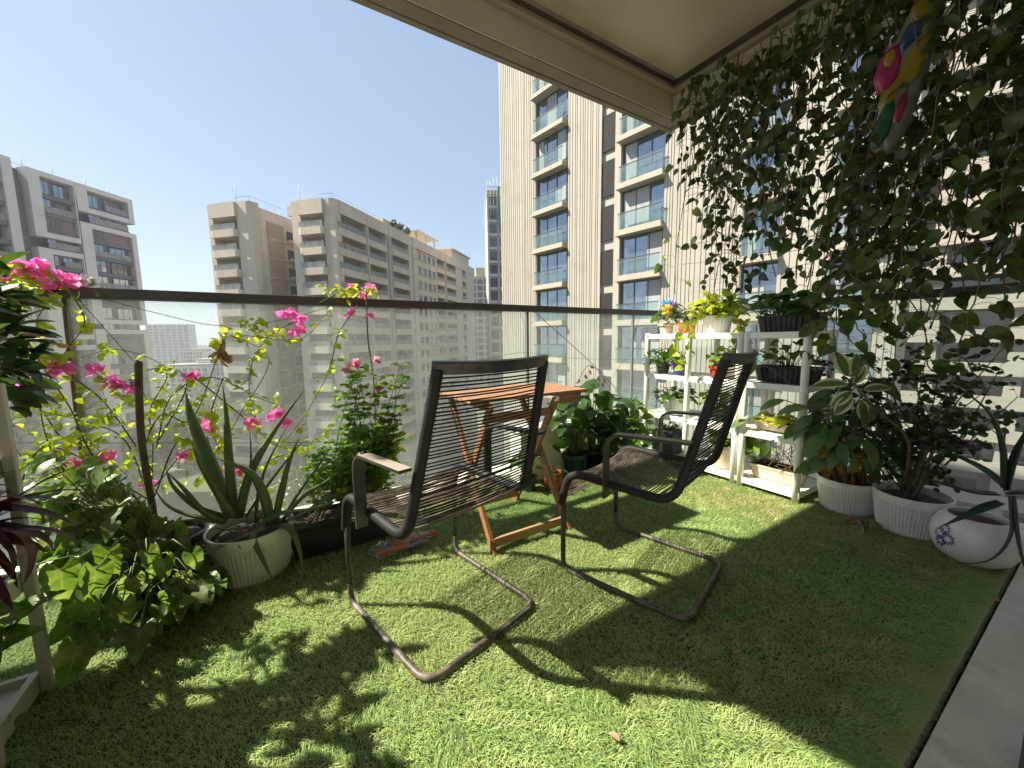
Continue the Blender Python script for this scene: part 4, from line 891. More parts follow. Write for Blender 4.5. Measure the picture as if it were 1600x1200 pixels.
for (px, py, Y, l) in ((265, 960, 1.62, .13), (312, 955, 1.66, .09), (190, 985, 1.55, .13), (120, 1050, 1.46, .15), (150, 930, 1.58, .13), (95, 930, 1.58, .14), (230, 905, 1.66, .12), (300, 905, 1.7, .1), (205, 945, 1.6, .11), (170, 900, 1.64, .12), (255, 915, 1.66, .1), (130, 985, 1.53, .11), (160, 1010, 1.5, .1), (285, 940, 1.66, .09)):
    l *= .85; e = world_to(t, wy(px, py-40, Y)); leaf(fb, e, A([.1, -.25, -1.])+rv(.25), A([.4, -1., .25])+rv(.3), l, l*.66, 'arrow', .7, .25, wave=.06); tube(sb, smooth_path([A([0, 0, .14]), (e+A([0, 0, .35]))/2, e], 6), .0022, 4)
sb.build('stems', M['gstem'], t); fb.build('foliage', M['syng'], t)
t = thing('black_basket_pot', 'black slatted pot behind the arrowhead plant, left of the aloe pot', 'pot', (-.345, 2.0, 0)); b = MB()
lathe(b, [(.08, 0), (.1, .14), (.112, .145), (.112, .17), (.1, .17), (.098, .14)], 32, rib=(4, .002, .01, .13)); b.build('pot', M['potblack'], t, auto=40); soil_disc(t, .1, .155)

# white wooden rack at the left with its plants
def wood_rack(label, y0, y1):
    t = thing('wooden_rack', label, 'plant rack', (-.648, y0, 0), 0, 'white wooden racks along the left side'); Ln = y1-y0; D = -.36
    for z in (.05, .36, .69):
        b = MB(); box(b, D+.004, -.004, .004, Ln-.004, z-.02, z-.008)
        for q in ((-.018, .0, 0, Ln), (D, D+.018, 0, Ln), (D+.0181, -.0181, 0, .018), (D+.0181, -.0181, Ln-.018, Ln)): box(b, *q, z-.045, z+.012)
        b.build('shelf', M['rackwood'], t, smooth=False, bevel=.002)
    for y in (.0115, Ln-.0115):
        for x in (.002, D+.02):
            b = MB(); box(b, x, x+.024, y-.011, y+.011, 0, .9); b.build('post', M['rackwood'], t, smooth=False, bevel=.003)
    return t
wood_rack('white wooden plant rack at the left edge, next to the arrowhead plant', 1.315, 1.585)
wood_rack('white wooden plant rack at the left edge, the one nearer the camera', .80, 1.305)
t = thing('jade_plant', 'fleshy jade like plant with thick oval leaves on the top of the left rack', 'potted plant', (-.78, 1.52, .70)); plain_pot(t, .08, .12, 'potwhite')
fb, sb = MB(), MB()
for (px, py, X) in ((24, 470, -.69), (12, 500, -.68), (22, 520, -.67), (26, 555, -.66), (20, 540, -.66), (5, 570, -.66), (18, 590, -.68), (0, 460, -.7), (-40, 480, -.7), (-60, 540, -.66), (-90, 480, -.74), (-110, 560, -.68), (-20, 430, -.70), (-30, 500, -.72), (-60, 450, -.76), (-90, 520, -.78), (-130, 480, -.8), (-10, 470, -.70), (-160, 540, -.75), (-50, 590, -.8), (-100, 610, -.78), (10, 620, -.66), (14, 600, -.7)):
    e = world_to(t, wx(px, py, X)); tube(sb, smooth_path([A([0, 0, .1]), e*.5+A([0, 0, .14]), e], 8), np.linspace(.007, .004, 8), 6)
    for k in range(11 if px < 15 else 8):
        d = A([.9, .3, .25])*(.5 if k < 5 else .1)+rv(.6); l = .088*(.65+.5*rng.random()); leaf(fb, e+rv(.016), d, A([0, -.2, 1.])+rv(.35), l, l*.44, 'ovate', .35, .3)
sb.build('stems', M['stem'], t); fb.build('foliage', M['succ'], t)
def racked(label, name, y, z, mat, kind, n, L, spread, hts, asp=.6, pot='potwhite', x=-.79, droop=.9, r=.075):
    t = thing(name, label, 'potted plant', (x, y, z)); plain_pot(t, r, .11, pot); bushy(t, n, (0, 0, .1), spread, hts, L, kind, mat, asp=asp, droop=droop); return t
racked('dark purple strap leaved plant on the middle shelf of the left rack', 'purple_plant', 1.43, .374, 'purple', 'strap', 60, .2, .12, (.06, .17), .13, 'potblack', -.74, 1.5)
racked('pale variegated arrowhead plant on the bottom shelf of the left rack', 'variegated_plant', 1.42, .064, 'syng', 'arrow', 26, .11, .13, (.08, .2), .75, 'potwhite', -.74)
racked('bushy green plant on top of the nearer left rack', 'leafy_plant', 1.16, .704, 'green', 'ovate', 420, .1, .2, (.02, .56), .65)
racked('spreading green plant at the near end of the left rack', 'leafy_plant', .93, .704, 'succ', 'ovate', 380, .1, .2, (.02, .46), .65)
racked('dark leafy plant on the middle shelf of the nearer left rack', 'leafy_plant', 1.10, .374, 'green', 'heart', 70, .09, .17, (.02, .22), .75)
for y_, h_ in ((1.62, 1.1), (1.30, 1.4), (1.0, 1.35), (.7, 1.3)):  # unseen shrubs, added to block sun from the racks and lower-left turf
    t = thing('unseen_shrub', 'tall leafy potted shrub added out of view beyond the left racks to shade the turf', 'potted shrub', (-1.22, y_, 0), 0, 'unseen shrubs added behind the left racks'); plain_pot(t, .14, .25, 'potblack'); bushy(t, 700, (0, 0, .24), .26, (.05, h_-.3), .12, 'ovate', 'green', asp=.65)
t = thing('fallen_leaf', 'single green leaf caught on the bottom board of the left rack', 'leaf', wx(20, 1140, -.605)+A([.004, 0, .004])); b = MB(); leaf(b, (0, 0, 0), (.2, 1, .1), (.6, -.2, .8), .045, .024, 'ovate', .3); b.build('leaf', M['green'], t)

# tool in its clear bag
p = wz(632, 858, 0); t = thing('garden_lopper', 'orange handled garden tool lying inside a clear plastic bag on the turf', 'garden tool', (p[0], p[1], .022))
org = pmat('orange_grip', (.55, .085, .02), .4, .1, 9)
for dy, x0, x1 in ((.022, -.05, .165), (-.018, -.14, .02)):
    b = MB(); tube(b, smooth_path([(x0, dy, .002), ((x0+x1)/2, dy*1.3, .006), (x1, dy*1.2, .006)], 12), np.r_[.008, np.full(10, .0125), .010], 10); b.build('handle', org, t)
b = MB(); puffy(b, [(-.02, -.022), (.05, -.03), (.11, -.02), (.12, 0), (.05, .004), (-.02, .0)], A([0, -.01, 0]), A([1, 0, 0]), A([0, 1, 0]), .008); b.build('blade', pmat('dark_steel', (.08, .085, .09), .3, .1, 8, metal=.7), t)
t = thing('plastic_bag', 'crinkled clear plastic bag wrapped round the orange handled tool', 'plastic bag', (p[0], p[1], .004)); b = MB(); V = []
for i in range(16):
    for j in range(14):
        u, a = i/15, j/14*2*math.pi; rr = .052*min(1, u*7+.15)*min(1, (1-u)*5+.35)*(1+.16*math.sin(a*3+u*19)+.12*rng.normal()); V.append((-.165+.30*u+.006*rng.normal(), rr*math.cos(a), .026+.5*max(rr*math.sin(a), -.04)))
b.add(V, [[i*14+j, i*14+(j+1) % 14, (i+1)*14+(j+1) % 14, (i+1)*14+j] for i in range(15) for j in range(14)])
b.build('bag', glassmat('clear_film', (.9, .92, .94), .10, (.85, .87, .9)), t, smooth=False)
# ------------------------------------------------------------------ pots behind the table
def pot_plant(name, label, loc, pot, foliage, cat='potted plant'):
    t = thing(name, label, cat, loc); pot(t); foliage(t); return t
def lily(n, L, spread, hts, mat='green', kind='ovate', asp=.5, z=.12): return lambda t: bushy(t, n, (0, 0, z), spread, hts, L, kind, mat, asp=asp, droop=1.1, rs=.0035)
pot_plant('potted_plant', 'green plant in a rounded terracotta pot under the table', (1.515, 1.955, 0), lambda t: (lambda b: (lathe(b, [(.042, 0), (.06, .03), (.066, .07), (.056, .105), (.052, .11), (.058, .118), (.058, .125), (.05, .125), (.046, .11)], 28), b.build('pot', M['terracotta'], t, auto=50), soil_disc(t, .048, .112)))(MB()), lily(9, .07, .06, (.02, .08), 'green', 'lance', .25, .1))
pot_plant('potted_plant', 'small plant in a pale grey pot left of the terracotta pot', (1.36, 2.03, 0), lambda t: plain_pot(t, .05, .1, 'potteal', taper=.8), lily(14, .09, .08, (.04, .2), 'green', 'ovate', .5, .09))
pot_plant('peace_lily', 'broad leaved plant in a dark teal pot between the table and the rack', (1.80, 2.08, 0), lambda t: plain_pot(t, .085, .17, 'potteal'), lily(40, .16, .2, (.12, .42), 'green', 'ovate', .52, .16))
pot_plant('peace_lily', 'tall broad leaved plant in a black pot beside the dark teal pot', (2.03, 2.12, 0), lambda t: plain_pot(t, .085, .16, 'potblack'), lily(44, .17, .2, (.12, .50), 'green', 'heart', .78, .15))
pot_plant('leafy_plant', 'light green bushy plant in a white pot at the corner of the rack', (2.30, 2.02, 0), lambda t: plain_pot(t, .085, .17, 'potwhite'), lambda t: bushy(t, 90, (0, 0, .16), .18, (.02, .36), .075, 'heart', 'rose', asp=.75))
pot_plant('leafy_plant', 'dark bushy plant in a black pot behind the right chair seat', (2.06, 1.88, 0), lambda t: plain_pot(t, .08, .14, 'potblack'), lambda t: bushy(t, 60, (0, 0, .13), .15, (.02, .3), .09, 'heart', 'green', asp=.75))
t = thing('planter_box', 'white box planter against the front glass behind the broad leaved plants', 'planter', (1.70, 2.20, 0)); b = MB(); box(b, -.33, .3, -.07, .075, 0, .36); box(b, -.345, .315, -.085, .09, .3605, .385); b.build('box', M['plastic'], t, smooth=False, bevel=.004)
# large single leaves: anthurium
t = thing('anthurium', 'plant with two huge dark green leaves rising in front of the rack', 'potted plant', (2.16, 2.02, 0)); plain_pot(t, .08, .16, 'potblack'); fb, sb = MB(), MB()
for px, py, X, l, d, u in ((938, 618, 2.02, .19, (.5, -.2, -.75), (-.35, -.9, .3)), (992, 622, 2.2, .22, (-.25, -.2, -.9), (.7, -.7, .1)), (900, 640, 1.98, .13, (-.6, -.2, -.6), (-.3, -.8, .5)), (960, 670, 2.1, .13, (.3, -.3, -.7), (-.2, -.8, .5)), (868, 630, 1.9, .1, (.1, -.3, -.7), (-.2, -.8, .5))):
    e = world_to(t, wx(px, py, X)); leaf(fb, e, d, u, l, l*.8, 'heart', .5, .18); tube(sb, smooth_path([A([0, 0, .15]), e*.6+A([0, 0, .15]), e], 8), .004, 5)
sb.build('stems', M['gstem'], t); fb.build('leaves', M['green'], t)
t = thing('dried_stem', 'bare twig with withered leaves caught on the wire by the corner post', 'twig', wy(935, 590, 2.2)); b, sb = MB(), MB()
for px, py in ((915, 585), (922, 578), (935, 588), (943, 598), (945, 592), (905, 592), (925, 570)): leaf(b, world_to(t, wy(px, py, 2.2)), (rng.normal()*.3, 0, -1), rv(), .045, .025, 'ovate', 1.2, .8)
tube(sb, smooth_path([world_to(t, wy(x, y, 2.2)) for x, y in ((900, 600), (918, 572), (935, 580), (950, 600))], 14), .002, 4)
b.build('leaves', M['dry'], t); sb.build('stem', M['twig'], t)
t = thing('dead_leaf_bunch', 'bunch of curled brown leaves hanging on the wire left of the beige building', 'dead leaves', wy(348, 545, 2.24)); b = MB()
for i in range(14): leaf(b, rv(.012)*A([1, .6, 1.6]), (rng.normal()*.3, rng.normal()*.2, -1), rv(), .06, .028, 'ovate', 1.2, .9)
tube(b, [(0, 0, .06), (.004, 0, -.02)], .002, 4); b.build('leaves', M['dry'], t)

# ------------------------------------------------------------------ plants on the plastic racks
ZS = (.069, .389, .704, 1.019)
def on_shelf(name, label, lv, X, Y, cat='potted plant'): return thing(name, label, cat, (X, Y, ZS[lv]))
t = on_shelf('potted_plant', 'big leaved plant in a small beige pot at the far end of the top shelf', 3, 2.68, 2.00); plain_pot(t, .055, .085, 'potbeige'); bushy(t, 14, (0, 0, .08), .07, (.02, .12), .13, 'ovate', 'green', asp=.45)
fb = MB()
for d, u, l in (((.6, -.6, .5), (-.4, -.3, .9), .19), ((.2, -.4, .9), (-.6, -.6, .2), .15), ((-.5, -.2, .1), (0, -.4, .9), .13)): leaf(fb, (0, 0, .1), d, u, l, l*.42, 'ovate', 1.0, .25)
fb.build('big_leaves', M['cream'], t)
t = thing('pinwheel', 'blue, purple and yellow foil pinwheel flower stuck in the beige pot', 'garden ornament', (2.665, 1.99, 1.10)); b = MB(); tube(b, [(0, 0, -.06), (-.005, 0, .12)], .002, 5); b.build('stick', M['gstem'], t)
for nm, col, o in (('blue_petals', (.10, .42, .62), (.0, 0, .15)), ('purple_petals', (.22, .10, .50), (.03, -.03, .135)), ('yellow_petals', (.65, .42, .03), (-.015, -.02, .105))):
    b = MB()
    for i in range(9): a = i*.7; leaf(b, A(o), A([.5*math.cos(a), -.85*math.cos(a)*.5, math.sin(a)]), A([-.85, -.5, .1]), .055, .028, 'ovate', .5, .4)
    mm = pmat('foil_'+nm, col, .25, .1, 9, spec=.8); b.build(nm, mm, t)
t = on_shelf('potted_plant', 'sparse green plant in a bright red pot on the top shelf', 3, 2.70, 1.83); plain_pot(t, .062, .085, 'potred', taper=.9); bushy(t, 16, (0, 0, .08), .06, (.03, .16), .09, 'lance', 'green', asp=.3)
t = on_shelf('lime_pothos', 'lime green pothos in a fluted white pot on the top shelf', 3, 2.74, 1.62); ribbed_pot(t, .098, .125, rib=24); bushy(t, 120, (0, 0, .11), .16, (.0, .17), .075, 'heart', 'lime', asp=.8)
trailing(t, [((-.1, .06, .12), (-1, .3, .1)), ((-.1, .09, .12), (-1, .2, 0)), ((.02, -.1, .12), (-.6, -.8, .1)), ((.06, -.1, .1), (-.5, -1, 0))], 16, .055, 'heart', 'lime', length=.42)
t = thing('pothos_trough', 'black trough of green pothos on the top shelf of the nearer rack', 'planter', (2.76, 1.155, ZS[3]), R(90)); trough(t, .345, .17, .105, 'potblack'); 
fb, sb = MB(), MB()
for i in range(120):
    o = A([-.15+.3*rng.random(), rng.normal()*.04, .09]); e = o+A([rng.normal()*.05, rng.normal()*.06+.02, .02+.13*rng.random()]); tube(sb, smooth_path([o, (o+e)/2+rv(.01), e], 5), .002, 4); l = .085*(.6+.6*rng.random()); leaf(fb, e, A([rng.normal(), .6+rng.normal(), .1]), A([0, .3, 1.])+rv(.4), l, l*.82, 'heart', .8, .2)
sb.build('stems', M['gstem'], t); fb.build('foliage', M['green'], t)
t = on_shelf('potted_plant', 'trailing dark green plant in a small black pot left of the blue pot', 2, 2.69, 2.02); plain_pot(t, .05, .07, 'potblack'); bushy(t, 70, (0, 0, .06), .12, (-.02, .16), .06, 'ovate', 'green', asp=.55)
t = on_shelf('potted_plant', 'green plant in a cobalt blue pot on the second shelf', 2, 2.68, 1.86); plain_pot(t, .055, .095, 'potblue', taper=.85); bushy(t, 16, (0, 0, .09), .07, (.02, .1), .11, 'ovate', 'green', asp=.42)
t = on_shelf('potted_plant', 'small plant in an orange red pot on the second shelf', 2, 2.67, 1.56); plain_pot(t, .05, .085, 'potred'); bushy(t, 16, (0, 0, .08), .07, (.02, .12), .055, 'heart', 'rose', asp=.75)
t = on_shelf('lime_pothos', 'lime pothos hanging behind the orange red pot', 2, 2.80, 1.5); plain_pot(t, .06, .08, 'potwhite'); bushy(t, 40, (0, 0, .08), .12, (.0, .2), .065, 'heart', 'lime', asp=.8)
t = thing('black_trough', 'black trough with thin trailing stems on the second shelf of the nearer rack', 'planter', (2.76, 1.155, ZS[2]), R(90)); trough(t, .345, .17, .1, 'potblack'); bushy(t, 34, (0, 0, .09), .16, (.04, .2), .055, 'heart', 'green', asp=.75)
t = on_shelf('potted_plant', 'leafy plant in a white tub on the third shelf near the railing', 1, 2.70, 1.90); ribbed_pot(t, .1, .13, rib=24); bushy(t, 70, (0, 0, .11), .15, (-.02, .12), .06, 'ovate', 'green', asp=.6)
t = on_shelf('potted_plant', 'straggly plant in a dark pot on the third shelf behind the chair', 1, 2.74, 1.58); plain_pot(t, .07, .1, 'potblack'); bushy(t, 50, (0, 0, .09), .12, (.0, .15), .06, 'heart', 'rose', asp=.7)
t = thing('lime_trough', 'beige trough of low lime pothos on the third shelf of the nearer rack', 'planter', (2.74, 1.155, ZS[1]), R(90)); trough(t, .3, .14, .055, 'potbeige', False)
fb = MB()
for i in range(80): l = .055*(.6+.6*rng.random()); leaf(fb, (-.15+.3*rng.random(), rng.normal()*.06+.04, .05+.05*rng.random()), A([rng.normal(), .6+rng.normal(), .2]), A([0, .3, 1.])+rv(.4), l, l*.85, 'heart', .8, .2)
fb.build('foliage', M['lime'], t)
t = on_shelf('potted_plant', 'low plant in a black square pot on the bottom shelf near the railing', 0, 2.70, 1.95); b = MB(); prism(b, [(-.09, -.1), (.09, -.1), (.09, .1), (-.09, .1)], 0, .17); b.build('pot', M['potblack'], t, smooth=False, bevel=.008); bushy(t, 40, (0, 0, .16), .1, (0, .07), .035, 'round', 'green', asp=.8)
t = on_shelf('potted_plant', 'plant in a tall beige pot on the bottom shelf behind the right chair', 0, 2.70, 1.50); plain_pot(t, .09, .16, 'potbeige', taper=.85); bushy(t, 30, (0, 0, .15), .1, (0, .12), .06, 'heart', 'rose', asp=.8)
t = thing('twig_trough', 'beige trough full of dead twigs on the bottom shelf of the nearer rack', 'planter', (2.74, 1.155, ZS[0]), R(90)); trough(t, .3, .17, .085, 'potbeige', False); b = MB()
for i in range(46):
    p = [A([-.13+.26*rng.random(), rng.normal()*.05, .07])]
    d = A([rng.normal()*.5, rng.normal()*.4, 1.])
    for k in range(5): d = nrm(d+rv(.6)); p.append(p[-1]+d*.045)
    tube(b, smooth_path(p, 10), .0017, 4)
b.build('twigs', M['twig'], t); fb = MB()
for i in range(14): leaf(fb, (.10+rng.normal()*.05, .07+rng.normal()*.02, .08+.14*rng.random()), rv(), A([0, .5, 1.])+rv(.3), .085, .07, 'heart', .6, .2)
fb.build('foliage', M['rose'], t)

# ------------------------------------------------------------------ right side pots
t = thing('dieffenbachia', 'dieffenbachia with drooping and yellowed leaves in the ribbed white pot next to the rack', 'potted plant', (2.745, .805, 0)); ribbed_pot(t, .140, .185); fb, sb, yb = MB(), MB(), MB()
for k, (ax, ay, h) in enumerate(((-.05, .03, .40), (-.02, -.03, .48), (.03, .02, .55), (.02, -.06, .36), (-.07, -.02, .3), (.06, -.02, .45))):
    P = smooth_path([(ax, ay, .15), (ax*1.6-.02, ay*1.5+.02, .15+h*.5), (ax*2.4-.03, ay*2+.01, .15+h)], 12); tube(sb, P, np.linspace(.015, .009, 12), 8)
    for j in range(15):
        q = P[min(11, 4+int(j*.52))]; a = rng.random()*6.28; d0 = A([math.cos(a)-.3, math.sin(a)+.1, .55]); m_ = q+nrm(d0)*(.07+.06*rng.random()); tube(sb, smooth_path([q, (q+m_)/2+A([0, 0, .012]), m_], 5), .0028, 5)
        l = .165*(.65+.5*rng.random()); tgt = yb if (j < 3 and rng.random() < .6) else fb; leaf(tgt, m_, d0*A([1, 1, 0])+A([0, 0, -.5 if tgt is fb else -1.4])+rv(.25), A([-.3, -.5, .9])+rv(.3), l, l*(.38 if tgt is fb else .3), 'lance', 1.0, .2 if tgt is fb else .8, wave=.05)
for j in range(16):
    a = rng.random()*6.28; q = A([math.cos(a)*.08, math.sin(a)*.08, .20+.14*rng.random()]); leaf(yb, q, A([math.cos(a), math.sin(a), -1.2]), A([-.3, -.5, .6])+rv(.4), .12, .035, 'lance', .9, .8)
for px, py, X, l, d, u in ((1180, 560, 2.6, .13, (-.3, .2, -.9), (-.9, -.4, .3)), (1310, 630, 2.62, .15, (-.1, -.1, -1.), (-.8, -.6, .1)), (1290, 700, 2.6, .12, (0, -.1, -1), (-.8, -.6, .1)), (1245, 660, 2.58, .13, (-.3, .3, -.8), (-.7, -.5, .5)), (1225, 625, 2.6, .15, (-.6, .5, -.2), (-.3, -.3, .9)), (1200, 690, 2.56, .12, (-.2, .2, -1), (-.8, -.5, .2)), (1170, 650, 2.58, .14, (-.5, .6, -.5), (-.5, -.3, .8))):
    e = world_to(t, wx(px, py, X)); leaf(fb, e, d, u, l, l*.42, 'lance', .6, .2); tube(sb, smooth_path([A([-.05, .03, .4]), (e+A([-.05, .03, .5]))/2, e], 7), .003, 5)
sb.build('canes', M['stem'], t); fb.build('foliage', M['dief'], t); yb.build('withered_leaves', M['yellow'], t)
t = thing('murraya_shrub', 'small leaved dark shrub in the ribbed white pot next to the round pot', 'potted shrub', (2.70, .535, 0)); ribbed_pot(t, .145, .2); fb, sb = MB(), MB()
tips = [(1300, 600), (1350, 560), (1400, 520), (1450, 540), (1500, 560), (1560, 580), (1590, 620), (1520, 640), (1480, 610), (1330, 650), (1390, 640), (1430, 600), (1460, 650), (1540, 610), (1380, 590), (1280, 560), (1420, 560), (1570, 540), (1360, 690), (1500, 690), (1440, 690), (1400, 700), (1330, 590), (1470, 570)]
for px, py in tips:
    e = world_to(t, wx(px, py, 2.62+.22*rng.random())); o = A([rng.normal()*.02, rng.normal()*.02, .17]); m_ = (o+e)/2+rv(.03)+A([0, 0, .02]); P = smooth_path([o, o*.5+m_*.5+rv(.01), m_, e], 18); tube(sb, P, np.linspace(.0075, .0016, 18), 6)
    for k in range(10, 18):
        for _ in range(2 if k % 2 else 1):
            d = nrm(rv()+A([0, 0, .2])); ln = .08+.07*rng.random(); q = smooth_path([P[k], P[k]+d*ln*.6, P[k]+d*ln-A([0, 0, .012])], 6); tube(sb, q, .0008, 3)
            for i in range(1, 6):
                s = 1 if i % 2 else -1; sd = nrm(np.cross(d, (0, 0, 1.)))*s; l = .034*(.7+.5*rng.random()); leaf(fb, q[i], sd+d*.5+A([0, 0, -.25]), A([-.5, -.5, .5])+rv(.6), l, l*.74, 'round', .4, .15)
sb.build('branches', M['stem'], t); fb.build('foliage', M['murraya'], t)
t = thing('rubber_plant', 'variegated rubber plant with cream edged leaves leaning out of the second ribbed pot', 'rubber plant', (2.66, .60, .17)); fb, sb = MB(), MB()
stem = smooth_path([(0.02, -.03, 0), world_to(t, wx(1420, 690, 2.62)), world_to(t, wx(1370, 640, 2.58)), world_to(t, wx(1335, 600, 2.55))], 14); tube(sb, stem, np.linspace(.009, .005, 14), 7)
for px, py, d, u, l in ((1325, 588, (-.1, .35, 1.), (-.8, -.5, .3), .145), (1335, 590, (.1, -.05, 1.), (-.8, -.6, .2), .13), (1335, 600, (.2, -.3, .9), (-.5, -.8, .2), .12), (1325, 600, (-.6, .6, .05), (-.3, -.5, .9), .16), (1330, 612, (-.4, .3, -.4), (-.5, -.5, .8), .12), (1345, 625, (.1, -.2, -.8), (-.8, -.6, .3), .12), (1330, 618, (-.5, .2, -.6), (-.6, -.5, .6), .13), (1350, 610, (.4, -.5, .2), (-.4, -.5, .9), .12)):
    leaf(fb, world_to(t, wx(px, py, 2.55)), d, u, l, l*.5, 'ovate', .45, .22)
sb.build('stem', M['stem'], t); fb.build('leaves', M['rubber'], t)

# round ceramic pot with its aloe
t = thing('ceramic_pot_aloe', 'dark aloe in a round white ceramic pot painted with blue flowers', 'potted plant', (2.545, .300, 0)); b = MB()
r = .137; lathe(b, [(.06, 0), (.075, .004), (.112, .035), (.131, .075), (.137, .115), (.131, .155), (.115, .187), (.098, .205), (.092, .212), (.087, .208), (.10, .185), (.11, .16)], 48)
b.build('pot', pmat('ceramic_white', (.72, .70, .64), .28, .05, 4, dirt=(.45, .4, .32), dscale=5, dlo=.6, dhi=.85, spec=.6), t); soil_disc(t, .105, .185)
b = MB()                                                                             # painted flower heads, laid on the glaze
def on_pot(az, z):
    zs = [0, .035, .075, .115, .155, .187]; rs = [.075, .112, .131, .137, .131, .115]; rr = np.interp(z, zs, rs)+.0012; return A([rr*math.cos(az), rr*math.sin(az), z])
ac = math.atan2(-.3, -2.545)-.62
for (da, z0, rad, n) in ((0.06, .150, .025, 11), (.16, .128, .028, 12), (-.06, .112, .03, 13), (.13, .092, .024, 11)):
    for i in range(n):
        a = i/n*6.283; p0 = on_pot(ac-da+math.cos(a)*rad*.3/.13, z0+math.sin(a)*rad*.3); p1 = on_pot(ac-da+math.cos(a+.1)*rad/.13, z0+math.sin(a+.1)*rad); pm = (p0+p1)/2; pm = nrm(pm*A([1, 1, 0]))*(np.linalg.norm(pm[:2])+.0006)+A([0, 0, pm[2]])
        s = nrm(np.cross(p1-p0, pm*A([1, 1, 0])))*.0034; b.add([p0, pm+s, p1, pm-s], [[0, 1, 2, 3]])
for pts in (((.0, .09), (-.1, .075), (-.17, .06)), ((-.12, .085), (-.24, .078), (-.28, .06))):
    P = [on_pot(ac+a, z) for a, z in pts]; tube(b, smooth_path(P, 8), .0016, 4)
b.build('painted_flowers', pmat('cobalt_glaze', (.02, .04, .22), .3, .2, 40), t)
b = MB(); Bx = lambda px, py, X: world_to(t, wx(px, py, X))
for px, (xa, xb), w0 in (([(1568, 765), (1566, 700), (1545, 645), (1488, 598)], (2.52, 2.42), .026), ([(1560, 772), (1520, 768), (1460, 752), (1405, 736)], (2.5, 2.36), .02), ([(1565, 785), (1535, 795), (1505, 808), (1468, 824)], (2.48, 2.33), .024), ([(1578, 775), (1580, 835), (1545, 876), (1482, 880)], (2.46, 2.34), .015), ([(1572, 765), (1585, 715), (1602, 680), (1625, 640)], (2.52, 2.5), .024), ([(1575, 770), (1610, 770), (1650, 790), (1690, 830)], (2.5, 2.4), .024), ([(1570, 760), (1540, 735), (1500, 715), (1462, 705)], (2.6, 2.6), .02), ([(1575, 765), (1572, 730), (1568, 700), (1572, 665)], (2.58, 2.6), .015), ([(1585, 775), (1590, 830), (1600, 880), (1620, 930)], (2.46, 2.36), .018)):
    aloe_leaf(b, [Bx(x, y, xa+(xb-xa)*i/3) for i, (x, y) in enumerate(px)], w0)
b.build('leaves', M['aloedark'], t)

# ------------------------------------------------------------------ hanging pothos
GRP = 'pothos strands of the hanging curtain'
LAB = 'one of the leafy pothos strands in the dark curtain hanging from the right beam'
PV = [[], []]
def vine(Y, X, ztop, ln, n, Lf, seed_dir=(0, 0), label=LAB, matn='pothos', sway=.10, group=GRP):
    t = thing('pothos_vine', label, 'hanging vine', (X, Y, ztop), 0, group); p = [A([0., 0, 0])]; d = A([0, 0, -1.]); m = 16
    for i in range(m): d = nrm(d*.8+A([rng.normal()*sway*1.5, seed_dir[1]*.15+rng.normal()*sway*2.4, -.45])); p.append(p[-1]+d*ln/m)
    P = smooth_path(p, 60); sb, fb = MB(), MB(); tube(sb, P, .0029, 5)
    for i in range(n):
        q = P[int(min(59, 1+(i+rng.random()*.8)/n*58))]; a = rng.random()*6.28; s = .04+.05*rng.random(); e = q+A([math.cos(a)*s, math.sin(a)*s*1.5, rng.normal()*.015]); tube(sb, smooth_path([q, (q+e)/2+A([0, 0, .012]), e], 4), .0011, 3)
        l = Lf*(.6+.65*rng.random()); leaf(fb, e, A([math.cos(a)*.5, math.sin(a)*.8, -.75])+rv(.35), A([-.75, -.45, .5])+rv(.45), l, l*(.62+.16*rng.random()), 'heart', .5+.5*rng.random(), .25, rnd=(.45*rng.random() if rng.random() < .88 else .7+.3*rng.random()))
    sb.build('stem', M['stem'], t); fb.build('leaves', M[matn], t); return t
spec = []
NV = 96
for i in range(NV):
    Y = 1.93-2.15*((i+.5)/NV)+rng.normal()*.018; X = 2.60+.20*rng.random()
    if Y > 1.74: ln = .35+.4*rng.random()
    elif Y > 1.45: ln = .7+.6*rng.random()
    elif Y > 1.1: ln = 1.15+.4*rng.random()
    elif Y > .75: ln = 1.3+.35*rng.random()
    else: ln = 1.2+.6*rng.random()
    if i % 4 == 0 and Y < .9: vine(Y-.01, X-.03, 2.80, ln*.8, int(ln*22), .075)
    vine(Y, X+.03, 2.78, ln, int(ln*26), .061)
for (px0, py0, px1, py1, lab) in ((1075, 250, 1050, 440, 'single pothos shoot with pale variegated leaves trailing at the left edge of the curtain'), (1130, 330, 1148, 470, 'narrow dense pothos strand reaching down to the lime pothos')):
    a, c = wx(px0, py0, 2.64), wx(px1, py1, 2.62); vine(a[1], a[0], a[2], a[2]-c[2]+.1, 12 if px0 < 1100 else 40, .075 if px0 < 1100 else .055, (0, .3 if px0 < 1100 else 0), lab, 'syng' if px0 < 1100 else 'pothos', .05, None)
for k in range(24):
    Y = 1.05-1.25*rng.random(); X = 2.48+.3*rng.random(); z0 = 1.95-.7*rng.random()
    vine(Y, X, z0, .45+.35*rng.random(), 16, .078, (0, -1.5), 'pale green large leaved pothos shoot arching out low in the right half of the curtain', 'arch', .22, 'low arching pothos shoots')
